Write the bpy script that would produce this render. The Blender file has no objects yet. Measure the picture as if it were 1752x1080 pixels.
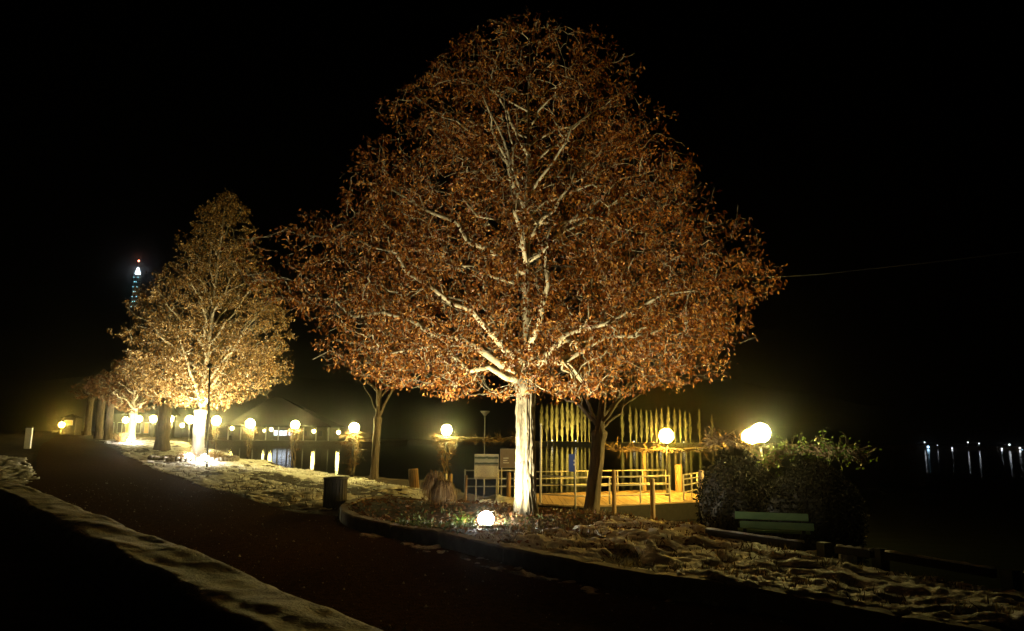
import bpy, math, random
import numpy as np
from mathutils import Vector, Matrix
from math import radians as rad, pi, sin, cos

SC = bpy.context.scene
COL = SC.collection

# ------------------------------------------------------------------ camera
FPX, CX, CY, EYE = 1300.0, 876.0, 540.0, 1.7
PITCH = math.atan((748 - CY) / FPX)
ROLL = rad(0.6)
_F = Vector((0, cos(PITCH), sin(PITCH)))
_U0 = Vector((0, -sin(PITCH), cos(PITCH)))
_R0 = Vector((1, 0, 0))
_R = _R0 * cos(ROLL) + _U0 * sin(ROLL)
_U = _U0 * cos(ROLL) - _R0 * sin(ROLL)
cam_d = bpy.data.cameras.new('camera')
cam = bpy.data.objects.new('camera', cam_d)
COL.objects.link(cam)
cam.matrix_world = Matrix(((_R.x, _U.x, -_F.x, 0), (_R.y, _U.y, -_F.y, 0), (_R.z, _U.z, -_F.z, EYE), (0, 0, 0, 1)))
cam_d.sensor_width = 36
cam_d.lens = FPX / 1752 * 36
cam_d.clip_start = 0.1
cam_d.clip_end = 3000
SC.camera = cam

# ------------------------------------------------------------------ night sky
W = bpy.data.worlds.new('World')
SC.world = W
W.use_nodes = True
nt = W.node_tree
bg = nt.nodes['Background']
sky = nt.nodes.new('ShaderNodeTexSky')
sky.sky_type = 'NISHITA'
sky.sun_disc = False
sky.sun_elevation = rad(-8)
sky.sun_rotation = rad(200)
nt.links.new(sky.outputs[0], bg.inputs[0])
bg.inputs[1].default_value = 0.002

SC.view_settings.view_transform = 'Standard'
SC.view_settings.look = 'None'
SC.view_settings.exposure = 0.0
SC.view_settings.gamma = 1.0
SC.view_settings.use_curve_mapping = False
SC.render.engine = 'CYCLES'
cy = SC.cycles
cy.max_bounces = 5
cy.diffuse_bounces = 1
cy.glossy_bounces = 3
cy.transmission_bounces = 3
cy.volume_bounces = 0
cy.transparent_max_bounces = 8
cy.sample_clamp_indirect = 3.0
cy.caustics_reflective = False
cy.caustics_refractive = False
try:
    cy.use_denoising = True
    cy.denoiser = 'OPENIMAGEDENOISE'
except Exception:
    pass

# light levels (radiance of glowing globes, watts of floodlights)
L_WHITE, L_AMBER = 500.0, 520.0
C_WHITE = (1.0, 0.80, 0.24)
C_COOL = (1.0, 0.88, 0.58)
C_AMBER = (1.0, 0.54, 0.06)
HAZE_DENSITY = 0.00045

# ------------------------------------------------------------------ geometry helpers
def ray(px, py):
    return _F * FPX + _R * (px - CX) + _U * (CY - py)
def D(px, py, d):
    r = ray(px, py)
    return Vector((0, 0, EYE)) + r * (d / r.y)
def G(px, py, z):
    r = ray(px, py)
    return Vector((0, 0, EYE)) + r * ((z - EYE) / r.z)
def X(px, d, z=0.0):
    """x position of picture column px for a point at distance d and height z"""
    lo, hi = -200.0, 1500.0
    for _ in range(40):
        m = (lo + hi) / 2
        if D(px, m, d).z > z: lo = m
        else: hi = m
    p = D(px, lo, d)
    return p.x

class MB:
    def __init__(self):
        self.v, self.f = [], []
    def add(self, vs, fs):
        n = len(self.v)
        self.v.extend([tuple(p) for p in vs])
        self.f.extend([tuple(i + n for i in f) for f in fs])
        return self
    def box(self, c, s, rz=0.0, tilt=None):
        hx, hy, hz = s[0] / 2, s[1] / 2, s[2] / 2
        R = Matrix.Rotation(rz, 3, 'Z')
        if tilt: R = R @ Matrix.Rotation(tilt[1], 3, tilt[0])
        c = Vector(c)
        vs = [c + R @ Vector((x * hx, y * hy, z * hz)) for z in (-1, 1) for y in (-1, 1) for x in (-1, 1)]
        return self.add(vs, [(0, 2, 3, 1), (4, 5, 7, 6), (0, 1, 5, 4), (2, 6, 7, 3), (0, 4, 6, 2), (1, 3, 7, 5)])
    def tube(self, pts, rs, n=6, cap=True):
        pts = [Vector(p) for p in pts]
        if not isinstance(rs, (list, tuple)): rs = [rs] * len(pts)
        vs, fs = [], []
        prev = None
        for i, p in enumerate(pts):
            t = (pts[min(i + 1, len(pts) - 1)] - pts[max(i - 1, 0)])
            if t.length < 1e-9: t = Vector((0, 0, 1))
            t.normalize()
            if prev is None:
                a = Vector((1, 0, 0)) if abs(t.x) < 0.8 else Vector((0, 1, 0))
                u = t.cross(a).normalized()
            else:
                u = (prev - t * prev.dot(t))
                if u.length < 1e-6: u = t.orthogonal()
                u.normalize()
            prev = u
            w = t.cross(u)
            for k in range(n):
                a = 2 * pi * k / n
                vs.append(p + (u * cos(a) + w * sin(a)) * rs[i])
        for i in range(len(pts) - 1):
            for k in range(n):
                k2 = (k + 1) % n
                fs.append((i * n + k, i * n + k2, (i + 1) * n + k2, (i + 1) * n + k))
        if cap:
            fs.append(tuple(range(n - 1, -1, -1)))
            fs.append(tuple((len(pts) - 1) * n + k for k in range(n)))
        return self.add(vs, fs)
    def lathe(self, prof, c=(0, 0, 0), n=16):
        vs, fs = [], []
        c = Vector(c)
        for (r, z) in prof:
            for k in range(n):
                a = 2 * pi * k / n
                vs.append(c + Vector((r * cos(a), r * sin(a), z)))
        for i in range(len(prof) - 1):
            for k in range(n):
                k2 = (k + 1) % n
                fs.append((i * n + k, i * n + k2, (i + 1) * n + k2, (i + 1) * n + k))
        fs.append(tuple(range(n - 1, -1, -1)))
        fs.append(tuple((len(prof) - 1) * n + k for k in range(n)))
        return self.add(vs, fs)
    def sphere(self, c, r, n=16, m=10, sq=1.0):
        prof = [(max(1e-3, r * sin(pi * i / m)), -r * sq * cos(pi * i / m)) for i in range(m + 1)]
        return self.lathe(prof, c, n)
    def build(self, name, mat, parent=None, smooth=False):
        me = bpy.data.meshes.new(name)
        me.from_pydata(self.v, [], self.f)
        if smooth:
            me.polygons.foreach_set('use_smooth', [True] * len(me.polygons))
        me.materials.append(mat)
        me.update()
        return link(name, me, parent)

def link(name, me, parent=None):
    o = bpy.data.objects.new(name, me)
    COL.objects.link(o)
    if parent is not None:
        o.parent = parent
    return o
def np_mesh(name, v, f, mat, parent=None, smooth=False):
    """v (n,3) floats, f (m,k) ints"""
    v = np.asarray(v, dtype=np.float32); f = np.asarray(f, dtype=np.int32)
    k = f.shape[1]
    me = bpy.data.meshes.new(name)
    me.vertices.add(len(v)); me.vertices.foreach_set('co', v.ravel())
    me.loops.add(f.size); me.loops.foreach_set('vertex_index', f.ravel())
    me.polygons.add(len(f))
    me.polygons.foreach_set('loop_start', np.arange(0, f.size, k, dtype=np.int32))
    if smooth: me.polygons.foreach_set('use_smooth', np.ones(len(f), dtype=bool))
    me.update(calc_edges=True)
    me.materials.append(mat)
    return link(name, me, parent)
def thing(name, label, cat, loc=(0, 0, 0), rz=0.0, group=None):
    o = bpy.data.objects.new(name, None)
    COL.objects.link(o)
    o.empty_display_size = 0.2
    o.location = loc; o.rotation_euler = (0, 0, rz)
    return tag(o, label, cat, group)
def tag(o, label, cat, group=None):
    o['label'] = label; o['category'] = cat
    if group: o['group'] = group
    return o
def struct(o):
    o['kind'] = 'structure'; return o
def stuff(o):
    o['kind'] = 'stuff'; return o
def copy_tree(o, parent=None):
    c = o.copy(); COL.objects.link(c); c.parent = parent
    for ch in list(o.children): copy_tree(ch, c)
    return c

# ------------------------------------------------------------------ noise (numpy)
def _hash(i, j, s):
    n = (i * 374761393 + j * 668265263 + s * 974711) & 0xffffffff
    n = ((n ^ (n >> 13)) * 1274126177) & 0xffffffff
    return ((n ^ (n >> 16)) & 0xffff) / 65535.0
def vnoise(x, y, s=0):
    x = np.asarray(x, float); y = np.asarray(y, float)
    i = np.floor(x).astype(np.int64); j = np.floor(y).astype(np.int64)
    u = x - i; w = y - j
    u = u * u * u * (u * (u * 6 - 15) + 10); w = w * w * w * (w * (w * 6 - 15) + 10)
    a = _hash(i, j, s); b = _hash(i + 1, j, s); c = _hash(i, j + 1, s); d = _hash(i + 1, j + 1, s)
    return (a * (1 - u) + b * u) * (1 - w) + (c * (1 - u) + d * u) * w
def fbm(x, y, s=0, o=4, g=0.5):
    t = 0; a = 1; n = 0
    for k in range(o):
        t = t + a * vnoise(x * 2 ** k + 17.3 * k, y * 2 ** k - 9.1 * k, s + k); n += a; a *= g
    return t / n
def inside(poly, x, y):
    x = np.asarray(x, float); y = np.asarray(y, float)
    r = np.zeros(x.shape, bool)
    n = len(poly)
    for i in range(n):
        x1, y1 = poly[i][0], poly[i][1]; x2, y2 = poly[(i + 1) % n][0], poly[(i + 1) % n][1]
        if y1 == y2: continue
        c = ((y1 > y) != (y2 > y)) & (x < (x2 - x1) * (y - y1) / (y2 - y1) + x1)
        r ^= c
    return r
def smooth_line(pts, k=6):
    """Catmull-Rom through points"""
    P = [Vector(p) for p in pts]; P = [P[0] * 2 - P[1]] + P + [P[-1] * 2 - P[-2]]
    out = []
    for i in range(1, len(P) - 2):
        a, b, c, d = P[i - 1], P[i], P[i + 1], P[i + 2]
        for j in range(k):
            t = j / k
            out.append(0.5 * ((2 * b) + (c - a) * t + (2 * a - 5 * b + 4 * c - d) * t * t + (3 * b - a - 3 * c + d) * t ** 3))
    out.append(P[-2])
    return out

# ------------------------------------------------------------------ materials
def new_mat(name):
    m = bpy.data.materials.new(name); m.use_nodes = True
    return m, m.node_tree, m.node_tree.nodes['Principled BSDF']
def mat(name, c1, c2=None, scale=8.0, rough=0.8, bump=0.0, bscale=None, stretch=(1, 1, 1), metal=0.0, spec=0.3, detail=6):
    m, t, b = new_mat(name)
    b.inputs['Roughness'].default_value = rough
    b.inputs['Metallic'].default_value = metal
    b.inputs['Specular IOR Level'].default_value = spec
    co = t.nodes.new('ShaderNodeTexCoord'); mp = t.nodes.new('ShaderNodeMapping')
    mp.inputs['Scale'].default_value = stretch
    t.links.new(co.outputs['Object'], mp.inputs[0])
    if c2 is None: c2 = tuple(x * 0.75 for x in c1)
    n = t.nodes.new('ShaderNodeTexNoise'); n.inputs['Scale'].default_value = scale; n.inputs['Detail'].default_value = detail
    t.links.new(mp.outputs[0], n.inputs['Vector'])
    r = t.nodes.new('ShaderNodeValToRGB')
    r.color_ramp.elements[0].position = 0.32; r.color_ramp.elements[1].position = 0.68
    r.color_ramp.elements[0].color = (*c2, 1); r.color_ramp.elements[1].color = (*c1, 1)
    t.links.new(n.outputs[0], r.inputs[0]); t.links.new(r.outputs[0], b.inputs['Base Color'])
    if bump:
        n2 = t.nodes.new('ShaderNodeTexNoise'); n2.inputs['Scale'].default_value = bscale or scale * 3; n2.inputs['Detail'].default_value = 5
        t.links.new(mp.outputs[0], n2.inputs['Vector'])
        bp = t.nodes.new('ShaderNodeBump'); bp.inputs['Strength'].default_value = 1.0; bp.inputs['Distance'].default_value = bump
        t.links.new(n2.outputs[0], bp.inputs['Height']); t.links.new(bp.outputs[0], b.inputs['Normal'])
    return m
def glow(name, col, s):
    m = bpy.data.materials.new(name); m.use_nodes = True
    t = m.node_tree; t.nodes.clear()
    o = t.nodes.new('ShaderNodeOutputMaterial'); e = t.nodes.new('ShaderNodeEmission')
    e.inputs[0].default_value = (*col, 1); e.inputs[1].default_value = s
    t.links.new(e.outputs[0], o.inputs[0])
    return m
def leaf_mat(name, cols, trans=0.35, rough=0.5, spec=0.14):
    m, t, b = new_mat(name)
    g = t.nodes.new('ShaderNodeNewGeometry')
    r = t.nodes.new('ShaderNodeValToRGB'); r.color_ramp.interpolation = 'LINEAR'
    el = r.color_ramp.elements
    while len(el) < len(cols): el.new(0.5)
    for i, c in enumerate(cols):
        el[i].position = i / (len(cols) - 1); el[i].color = (*c, 1)
    t.links.new(g.outputs['Random Per Island'], r.inputs[0])
    t.links.new(r.outputs[0], b.inputs['Base Color'])
    b.inputs['Roughness'].default_value = rough; b.inputs['Specular IOR Level'].default_value = spec
    tr = t.nodes.new('ShaderNodeBsdfTranslucent'); t.links.new(r.outputs[0], tr.inputs[0])
    mx = t.nodes.new('ShaderNodeMixShader'); mx.inputs[0].default_value = trans
    t.links.new(b.outputs[0], mx.inputs[1]); t.links.new(tr.outputs[0], mx.inputs[2])
    t.links.new(mx.outputs[0], t.nodes['Material Output'].inputs[0])
    return m

M = {}
M['ground'] = mat('soil', (0.060, 0.042, 0.024), (0.022, 0.017, 0.010), 3.0, 0.95, 0.05, 12, spec=0.03)
M['snow'] = mat('snow', (0.78, 0.78, 0.76), (0.42, 0.38, 0.30), 4.0, 0.75, 0.035, 28, spec=0.2, detail=10)
M['shaded_snow'] = mat('dirty_shaded_snow', (0.44, 0.42, 0.35), (0.11, 0.09, 0.065), 3.4, 0.8, 0.03, 30, spec=0.15, detail=9)  # dirt patches and dim tone also stand for shadow bands on the wall
M['path'] = mat('asphalt', (0.085, 0.050, 0.026), (0.040, 0.024, 0.012), 14.0, 0.95, 0.015, 45, spec=0.0)
M['kerb'] = mat('kerb_stone', (0.20, 0.165, 0.12), (0.11, 0.09, 0.065), 6, 0.85, 0.008, 30)
M['wall'] = mat('wall_stone', (0.20, 0.18, 0.16), (0.12, 0.11, 0.10), 5, 0.9, 0.02, 14)
M['bark'] = mat('grey_bark', (0.20, 0.17, 0.105), (0.045, 0.037, 0.022), 10, 0.9, 0.06, 14, stretch=(1, 1, 0.25))
M['bark_floodlit'] = mat('floodlit_bark', (0.46, 0.42, 0.32), (0.22, 0.19, 0.13), 9, 0.9, 0.04, 14, stretch=(1, 1, 0.25))  # bark copy paled so the floodlit trunks glare white
M['bark_dark'] = mat('dark_bark', (0.11, 0.08, 0.05), (0.05, 0.038, 0.025), 9, 0.9, 0.02, 22, stretch=(1, 1, 0.25))  # dark tone also stands for shade on trunks the lamps miss
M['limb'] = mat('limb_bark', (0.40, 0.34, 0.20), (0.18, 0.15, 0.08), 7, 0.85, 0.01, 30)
M['leaf'] = leaf_mat('brown_leaf', [(0.07, 0.020, 0.005), (0.17, 0.053, 0.009), (0.32, 0.115, 0.020), (0.58, 0.30, 0.075)], 0.30)
M['leaf2'] = leaf_mat('tan_leaf', [(0.10, 0.045, 0.012), (0.23, 0.120, 0.034), (0.40, 0.24, 0.080), (0.62, 0.45, 0.20)], 0.30)
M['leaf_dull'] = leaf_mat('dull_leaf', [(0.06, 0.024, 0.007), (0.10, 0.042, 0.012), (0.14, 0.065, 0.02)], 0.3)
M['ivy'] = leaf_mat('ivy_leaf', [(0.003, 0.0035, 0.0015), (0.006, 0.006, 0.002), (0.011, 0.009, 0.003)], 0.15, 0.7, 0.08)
M['vine'] = mat('vine_stem', (0.26, 0.19, 0.09), (0.13, 0.09, 0.045), 14, 0.85)
M['straw'] = leaf_mat('straw_blade', [(0.07, 0.038, 0.014), (0.17, 0.10, 0.038), (0.34, 0.22, 0.09)], 0.2, 0.6)
M['grass'] = leaf_mat('green_blade', [(0.05, 0.10, 0.015), (0.09, 0.16, 0.02), (0.14, 0.22, 0.03)], 0.3, 0.4)
M['poplar'] = mat('poplar_bark', (0.40, 0.34, 0.17), (0.24, 0.20, 0.10), 3, 0.9)
M['wood'] = mat('weathered_wood', (0.33, 0.22, 0.12), (0.19, 0.12, 0.065), 6, 0.8, 0.006, 26, stretch=(1, 1, 0.15))
M['deck'] = mat('deck_wood', (0.36, 0.26, 0.15), (0.25, 0.18, 0.10), 3, 0.75, 0.004, 30, stretch=(1, 0.2, 1))
M['steel'] = mat('galvanised_steel', (0.50, 0.49, 0.45), (0.36, 0.35, 0.32), 8, 0.5)
M['black'] = mat('black_paint', (0.022, 0.022, 0.020), (0.012, 0.012, 0.012), 9, 0.5)
M['bin'] = mat('bin_wood', (0.026, 0.021, 0.015), (0.014, 0.011, 0.008), 9, 0.7)
M['green'] = mat('green_paint', (0.16, 0.27, 0.12), (0.11, 0.20, 0.09), 4, 0.55, 0.002, 30)
M['white'] = mat('white_paint', (0.75, 0.74, 0.70), (0.62, 0.61, 0.57), 5, 0.5)
M['stucco'] = mat('stucco', (0.13, 0.115, 0.08), (0.09, 0.08, 0.06), 2, 0.9)
M['roof'] = mat('roof_shingle', (0.022, 0.020, 0.015), (0.012, 0.011, 0.008), 3, 0.9)
M['hill'] = mat('wooded_hill', (0.020, 0.022, 0.014), (0.010, 0.012, 0.008), 0.05, 1.0)
M['rock'] = mat('bed_stone', (0.24, 0.20, 0.15), (0.13, 0.11, 0.08), 5, 0.9, 0.02, 14)
M['blue'] = mat('blue_sign', (0.02, 0.05, 0.30), (0.02, 0.04, 0.24), 4, 0.4)
M['globe'] = glow('lit_globe', C_WHITE, L_WHITE)
M['globe_amber'] = glow('lit_amber_globe', C_AMBER, L_AMBER)
M['globe_pier'] = glow('lit_pier_globe', C_AMBER, 1000)
M['globe_far'] = glow('lit_far_globe', C_WHITE, 70)
M['dome'] = glow('lit_flood_glass', (1.0, 0.95, 0.82), 420)
M['dome_far'] = glow('lit_far_flood_glass', (1.0, 0.9, 0.6), 5)
M['blue_lamp'] = glow('lit_blue_lamp', (0.45, 0.75, 1.0), 2.6)
M['white_lamp'] = glow('lit_white_lamp', (0.9, 0.95, 1.0), 2.6)
M['amber_far'] = glow('lit_amber_lamp', (1.0, 0.55, 0.15), 2.6)
M['window_cool'] = glow('lit_cool_window', (0.75, 0.85, 1.0), 2.2)
M['window_warm'] = glow('lit_warm_window', (1.0, 0.5, 0.10), 0.9)
M['beacon'] = glow('red_beacon', (1.0, 0.25, 0.15), 12)
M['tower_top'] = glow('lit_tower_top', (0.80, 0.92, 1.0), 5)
M['tower_lamp'] = glow('tower_lamp', (0.3, 0.8, 0.9), 4)

def water_mat():
    m, t, b = new_mat('lake_water')
    b.inputs['Base Color'].default_value = (0.004, 0.005, 0.004, 1)
    b.inputs['Roughness'].default_value = 0.045
    b.inputs['IOR'].default_value = 1.33
    co = t.nodes.new('ShaderNodeTexCoord'); mp = t.nodes.new('ShaderNodeMapping')
    mp.inputs['Scale'].default_value = (0.6, 1.4, 1)
    t.links.new(co.outputs['Object'], mp.inputs[0])
    n = t.nodes.new('ShaderNodeTexNoise'); n.inputs['Scale'].default_value = 1.2; n.inputs['Detail'].default_value = 3
    t.links.new(mp.outputs[0], n.inputs['Vector'])
    bp = t.nodes.new('ShaderNodeBump'); bp.inputs['Distance'].default_value = 0.010
    t.links.new(n.outputs[0], bp.inputs['Height']); t.links.new(bp.outputs[0], b.inputs['Normal'])
    return m
M['water'] = water_mat()

# ------------------------------------------------------------------ terrain
WATER_Z = -0.8
STEP = 0.22
shore_px = [(335, 757, 172, 0.1), (338, 757, 110, 0.3), (350, 767, 62, 0.40), (428, 786, 50, 0.05), (505, 800, 41.5, -0.1), (606, 818, 37.5, -0.2), (650, 820, 36.6, -0.2),
            (700, 822, 35.4, -0.25), (770, 828, 34.3, -0.3), (800, 840, 29.5, -0.38), (880, 856, 24.6, -0.48), (925, 868, 21.8, -0.52), (1050, 876, 20.3, -0.52), (1200, 895, 17.0, -0.55),
            (1330, 915, 14.3, -0.55), (1500, 945, 11.6, -0.42), (1700, 975, 9.9, -0.35), (2000, 1020, 8.4, -0.3), (3000, 1100, 6.5, -0.2)]
SHORE = [Vector((X(px, d, z), d, z)) for (px, py, d, z) in shore_px]
SH = smooth_line([Vector((p.x, p.y, 0)) for p in SHORE], 5)
LAND = [(p.x, p.y) for p in SH] + [(40, -60), (-700, -60), (-700, 172)]
ctrl = [(p.x, p.y, p.z) for p in SHORE]
for (px, d, z) in [(340, 42, 0.34), (225, 64, 1.1), (105, 85, 1.42), (60, 60, 0.9), (-100, 60, 0.9), (215, 47, 0.32), (150, 60, 0.85), (130, 72, 1.15), (450, 22, 0.03),
                   (560, 20, 0.0), (640, 27, -0.06), (400, 33, 0.12), (330, 30, 0.06), (60, 30, 0.05), (897, 14.8, -0.02), (830, 12.5, -0.02), (830, 14.3, -0.17), (760, 17, 0.0),
                   (1000, 15.5, -0.05), (1150, 14.5, -0.12), (1100, 12, -0.02), (1300, 11, -0.10), (1400, 9.5, -0.08), (1600, 7.8, -0.1), (1200, 8, 0), (1750, 7, -0.05),
                   (900, 9, 0), (700, 10, 0), (500, 12, 0), (300, 16, 0), (-200, 20, 0.05), (-900, 12, 0), (600, 6, 0), (876, 4, 0), (1500, 5, 0),
                   (260, 54, 0.7), (300, 50, 0.5), (-300, 140, 2.2), (100, 150, 2.0)]:
    ctrl.append((X(px, d, z), d, z))
for p in [(-8, -8, 0), (8, -8, 0), (0, -40, 0), (-60, 0, 0), (-120, 60, 1.0), (-300, 100, 2.0), (-500, 160, 2.0)]:
    ctrl.append(p)
CT = np.array(ctrl)
kerb_px = [(790, 847), (700, 848), (640, 850), (604, 856), (590, 866), (606, 879), (700, 898), (820, 924), (1000, 964), (1150, 990), (1420, 1026), (1752, 1085), (2300, 1190)]
KERB = smooth_line([G(px, py, STEP) for px, py in kerb_px], 8)
BED = [(p.x, p.y) for p in KERB] + [(40, 4), (40, 60), (2, 60)]
def T(x, y):
    x = np.asarray(x, float); y = np.asarray(y, float)
    num = np.zeros(x.shape); den = np.zeros(x.shape)
    for cx, cy_, cz in CT:
        s = 1 + 0.06 * max(cy_, 0)
        w = 1.0 / (((x - cx) ** 2 + (y - cy_) ** 2) / s ** 2 + 0.02) ** 1.6
        num += w * cz; den += w
    return num / den
def height(x, y):
    """land surface height, raised bed included, lake bed outside the shore"""
    x = np.asarray(x, float); y = np.asarray(y, float)
    z = T(x, y) + STEP * inside(BED, x, y)
    return np.where(inside(LAND, x, y), z, -2.2)
def H(x, y):
    return float(height(np.array([x]), np.array([y]))[0])
def on(px, d, z=0.0):
    """point on the ground in picture column px at distance d"""
    x = X(px, d, z)
    return Vector((x, d, H(x, d)))

def polar_grid(r0, r1, nr, a0, a1, na):
    r = r0 * (r1 / r0) ** np.linspace(0, 1, nr)
    a = np.radians(np.linspace(a0, a1, na))
    rr, aa = np.meshgrid(r, a, indexing='ij')
    x = (rr * np.sin(aa)).ravel(); y = (rr * np.cos(aa)).ravel()
    i = np.arange((nr - 1) * (na - 1)); ri = i // (na - 1); ai = i % (na - 1)
    f = np.stack([ri * na + ai, (ri + 1) * na + ai, (ri + 1) * na + ai + 1, ri * na + ai + 1], 1)[:, ::-1]
    return x, y, f
gx, gy, gf = polar_grid(1.0, 650, 330, -125, 125, 520)
gz = height(gx, gy)
rr = np.hypot(gx, gy)
gz = gz + np.where(rr < 80, 0.05 * (fbm(gx * 2.2, gy * 2.2, 5) - 0.5), 0)
struct(np_mesh('ground', np.stack([gx, gy, gz], 1), gf, M['ground'], smooth=True))

# path sheet
wall_dir = Vector((-0.63, 0.777, 0)).normalized()
WL = [Vector((-0.55, 5.3, 0)) + wall_dir * s for s in (-7, -3, 0, 3, 6, 9, 12, 15, 18, 20)]
left_edge = WL + [on(60, 32), on(62, 42), on(70, 55), on(88, 72), on(96, 86), on(100, 110)]
right_edge = [G(2100, 1180, 0)] + [G(px, py, 0) for px, py in [(1400, 1060), (1150, 1010), (820, 952), (660, 905), (590, 884)]] + \
             [on(500, 17.5), on(430, 20), on(350, 25), on(290, 31), on(225, 42), on(190, 52), on(150, 66), on(125, 86), on(112, 110)]
def resample(pl, n):
    P = smooth_line([Vector((p.x, p.y, 0)) for p in pl], 6)
    L = [0]
    for a, b in zip(P, P[1:]): L.append(L[-1] + (b - a).length)
    out = []; j = 0
    for i in range(n):
        t = (i / (n - 1)) ** 1.0 * L[-1]
        while j < len(L) - 2 and L[j + 1] < t: j += 1
        q = (t - L[j]) / max(1e-9, L[j + 1] - L[j])
        out.append(P[j].lerp(P[j + 1], min(1, q)))
    return out
LE, RE = resample(left_edge, 220), resample(right_edge, 220)
NX = 20
pv = np.array([[LE[i].lerp(RE[i], k / NX)[:2] for k in range(NX + 1)] for i in range(220)]).reshape(-1, 2)
pz = np.maximum(T(pv[:, 0], pv[:, 1]) + 0.034, -0.5)
i = np.arange(219 * NX); a_ = i // NX; b_ = i % NX
pf = np.stack([a_ * (NX + 1) + b_, a_ * (NX + 1) + b_ + 1, (a_ + 1) * (NX + 1) + b_ + 1, (a_ + 1) * (NX + 1) + b_], 1)
struct(np_mesh('path', np.column_stack([pv, pz]), pf, M['path'], smooth=True))
PATH_POLY = [(p.x, p.y) for p in LE] + [(p.x, p.y) for p in reversed(RE)]

# kerb round the raised bed
Kc = [Vector((p.x, p.y, 0)) for p in KERB]
kl = [0.0]
for a, c in zip(Kc, Kc[1:]): kl.append(kl[-1] + (c - a).length)
def k_at(t_):
    j = max(0, min(len(kl) - 2, int(np.searchsorted(kl, t_)) - 1))
    return Kc[j].lerp(Kc[j + 1], (t_ - kl[j]) / max(1e-9, kl[j + 1] - kl[j]))
kerb = bpy.data.objects.new('kerb', None); COL.objects.link(kerb); struct(kerb)
rk = random.Random(12); t_ = 0.0
while t_ < kl[-1] - 0.2:
    ln_ = min(rk.uniform(0.75, 1.0), kl[-1] - t_ - 0.01); dz_ = rk.uniform(-0.012, 0.012); do_ = rk.uniform(-0.010, 0.010)
    vs, fs = [], []; NK = 7
    for k in range(NK):
        p = k_at(t_ + 0.008 + (ln_ - 0.016) * k / (NK - 1)); p2 = k_at(min(kl[-1], t_ + 0.03 + (ln_ - 0.016) * k / (NK - 1)))
        tg = (p2 - p).normalized(); n = Vector((tg.y, -tg.x, 0))
        zt = float(T(np.array([p.x]), np.array([p.y]))[0]) + STEP + 0.045 + dz_ - (0.012 if k in (0, NK - 1) else 0)
        for (off, z) in ((0.10, zt - 0.45), (0.10, zt - 0.03), (0.08, zt), (-0.10, zt), (-0.10, zt - 0.45)):
            q = p + n * (off + do_); vs.append((q.x, q.y, z))
    for k in range(NK - 1):
        for j in range(4): fs.append((k * 5 + j, k * 5 + j + 1, (k + 1) * 5 + j + 1, (k + 1) * 5 + j))
    fs += [(0, 1, 2, 3, 4), tuple((NK - 1) * 5 + j for j in (4, 3, 2, 1, 0))]
    MB().add(vs, fs).build('kerb_stone', M['kerb'], kerb)
    t_ += ln_

# snow: a thin lumpy sheet that sinks under the soil where it has melted
sx, sy, sf = polar_grid(5.5, 75, 560, -38, 36, 820)
wx = sx + 0.55 * (fbm(sx * 1.1, sy * 1.1, 40) - 0.5) * 2 * 0.6; wy = sy + 0.55 * (fbm(sx * 1.1 + 50, sy * 1.1, 41) - 0.5) * 2 * 0.6
def poly(pts): return [(p.x, p.y) for p in pts]
MEADOW = poly([on(200, 56), on(212, 46), on(270, 33), on(330, 27), on(420, 20.5), on(500, 18.2), on(560, 18), on(640, 20), on(740, 23), on(720, 28), on(640, 34), on(520, 42), on(440, 51), on(370, 62), on(300, 70), on(180, 80), on(150, 70)])
TRAIL = poly([on(400, 34), on(480, 28.5), on(560, 25), on(640, 22.8), on(740, 21.6), on(745, 23.6), on(650, 25.0), on(570, 28), on(490, 32), on(410, 38)])
BEDCORE = poly([on(610, 17), on(700, 12.9), on(820, 11.6), on(900, 12.0), on(1000, 13.4), on(1060, 15.3), on(1020, 18), on(900, 20), on(700, 20.5), on(600, 19)])
RIGHTS = [(p.x, p.y) for p in KERB if p.x > -0.6] + [(16, 4), (12, 30), (-0.5, 30)]
LEFTB = poly([on(-80, 45), on(40, 40), on(62, 33), on(58, 26), on(40, 20), on(-80, 20)])
BASE = poly([G(640, 902, 0), G(720, 925, 0), G(870, 950, 0), G(1000, 978, 0), G(1160, 1010, 0), G(1160, 1035, 0), G(1000, 1020, 0), G(900, 985, 0), G(730, 948, 0), G(640, 912, 0)])
NEARSHORE = poly([on(760, 25.5), on(885, 23.5), on(885, 22.3), on(760, 23.8)])
bias = np.full(sx.shape, -0.20)
bias[inside(MEADOW, wx, wy)] = 0.010
bias[inside(LEFTB, wx, wy)] = 0.03
bias[inside(RIGHTS, wx, wy)] = 0.035
bias[inside(BEDCORE, wx, wy)] = -0.055
bias[inside(TRAIL, wx, wy)] = -0.040
bias[inside(BASE, wx, wy)] = 0.015
bias[inside(NEARSHORE, wx, wy)] = 0.02
bias[~inside(LAND, sx, sy)] = -0.5
lump = fbm(sx * 1.5, sy * 1.5, 11, 3) - 0.5
fine = fbm(sx * 5.0, sy * 5.0, 12, 3) - 0.5
ridge = 1 - np.abs(2 * fbm(sx * 1.1 + 0.25 * sy, sy * 2.0, 13, 2) - 1) * 2
fine2 = fbm(sx * 11, sy * 11, 15, 2) - 0.5
th = bias + 0.08 * lump + 0.075 * fine + 0.032 * fine2 + 0.03 * ridge
foot = fbm(sx * 3.2, sy * 3.2, 14, 1)
th = th - 0.08 * np.clip((foot - 0.60) * 5, 0, 1)
base = height(sx, sy)
# keep the thickness soft at its edges
sz = np.where(inside(LAND, sx, sy), base, -3) + th
keep = (th[sf] > -0.055).any(1) & (base[sf] > -1.0).all(1)
used = np.unique(sf[keep]); remap = np.zeros(len(sx), np.int64); remap[used] = np.arange(len(used))
stuff(np_mesh('snow', np.stack([sx, sy, sz], 1)[used], remap[sf[keep]], M['snow'], smooth=True))

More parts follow.
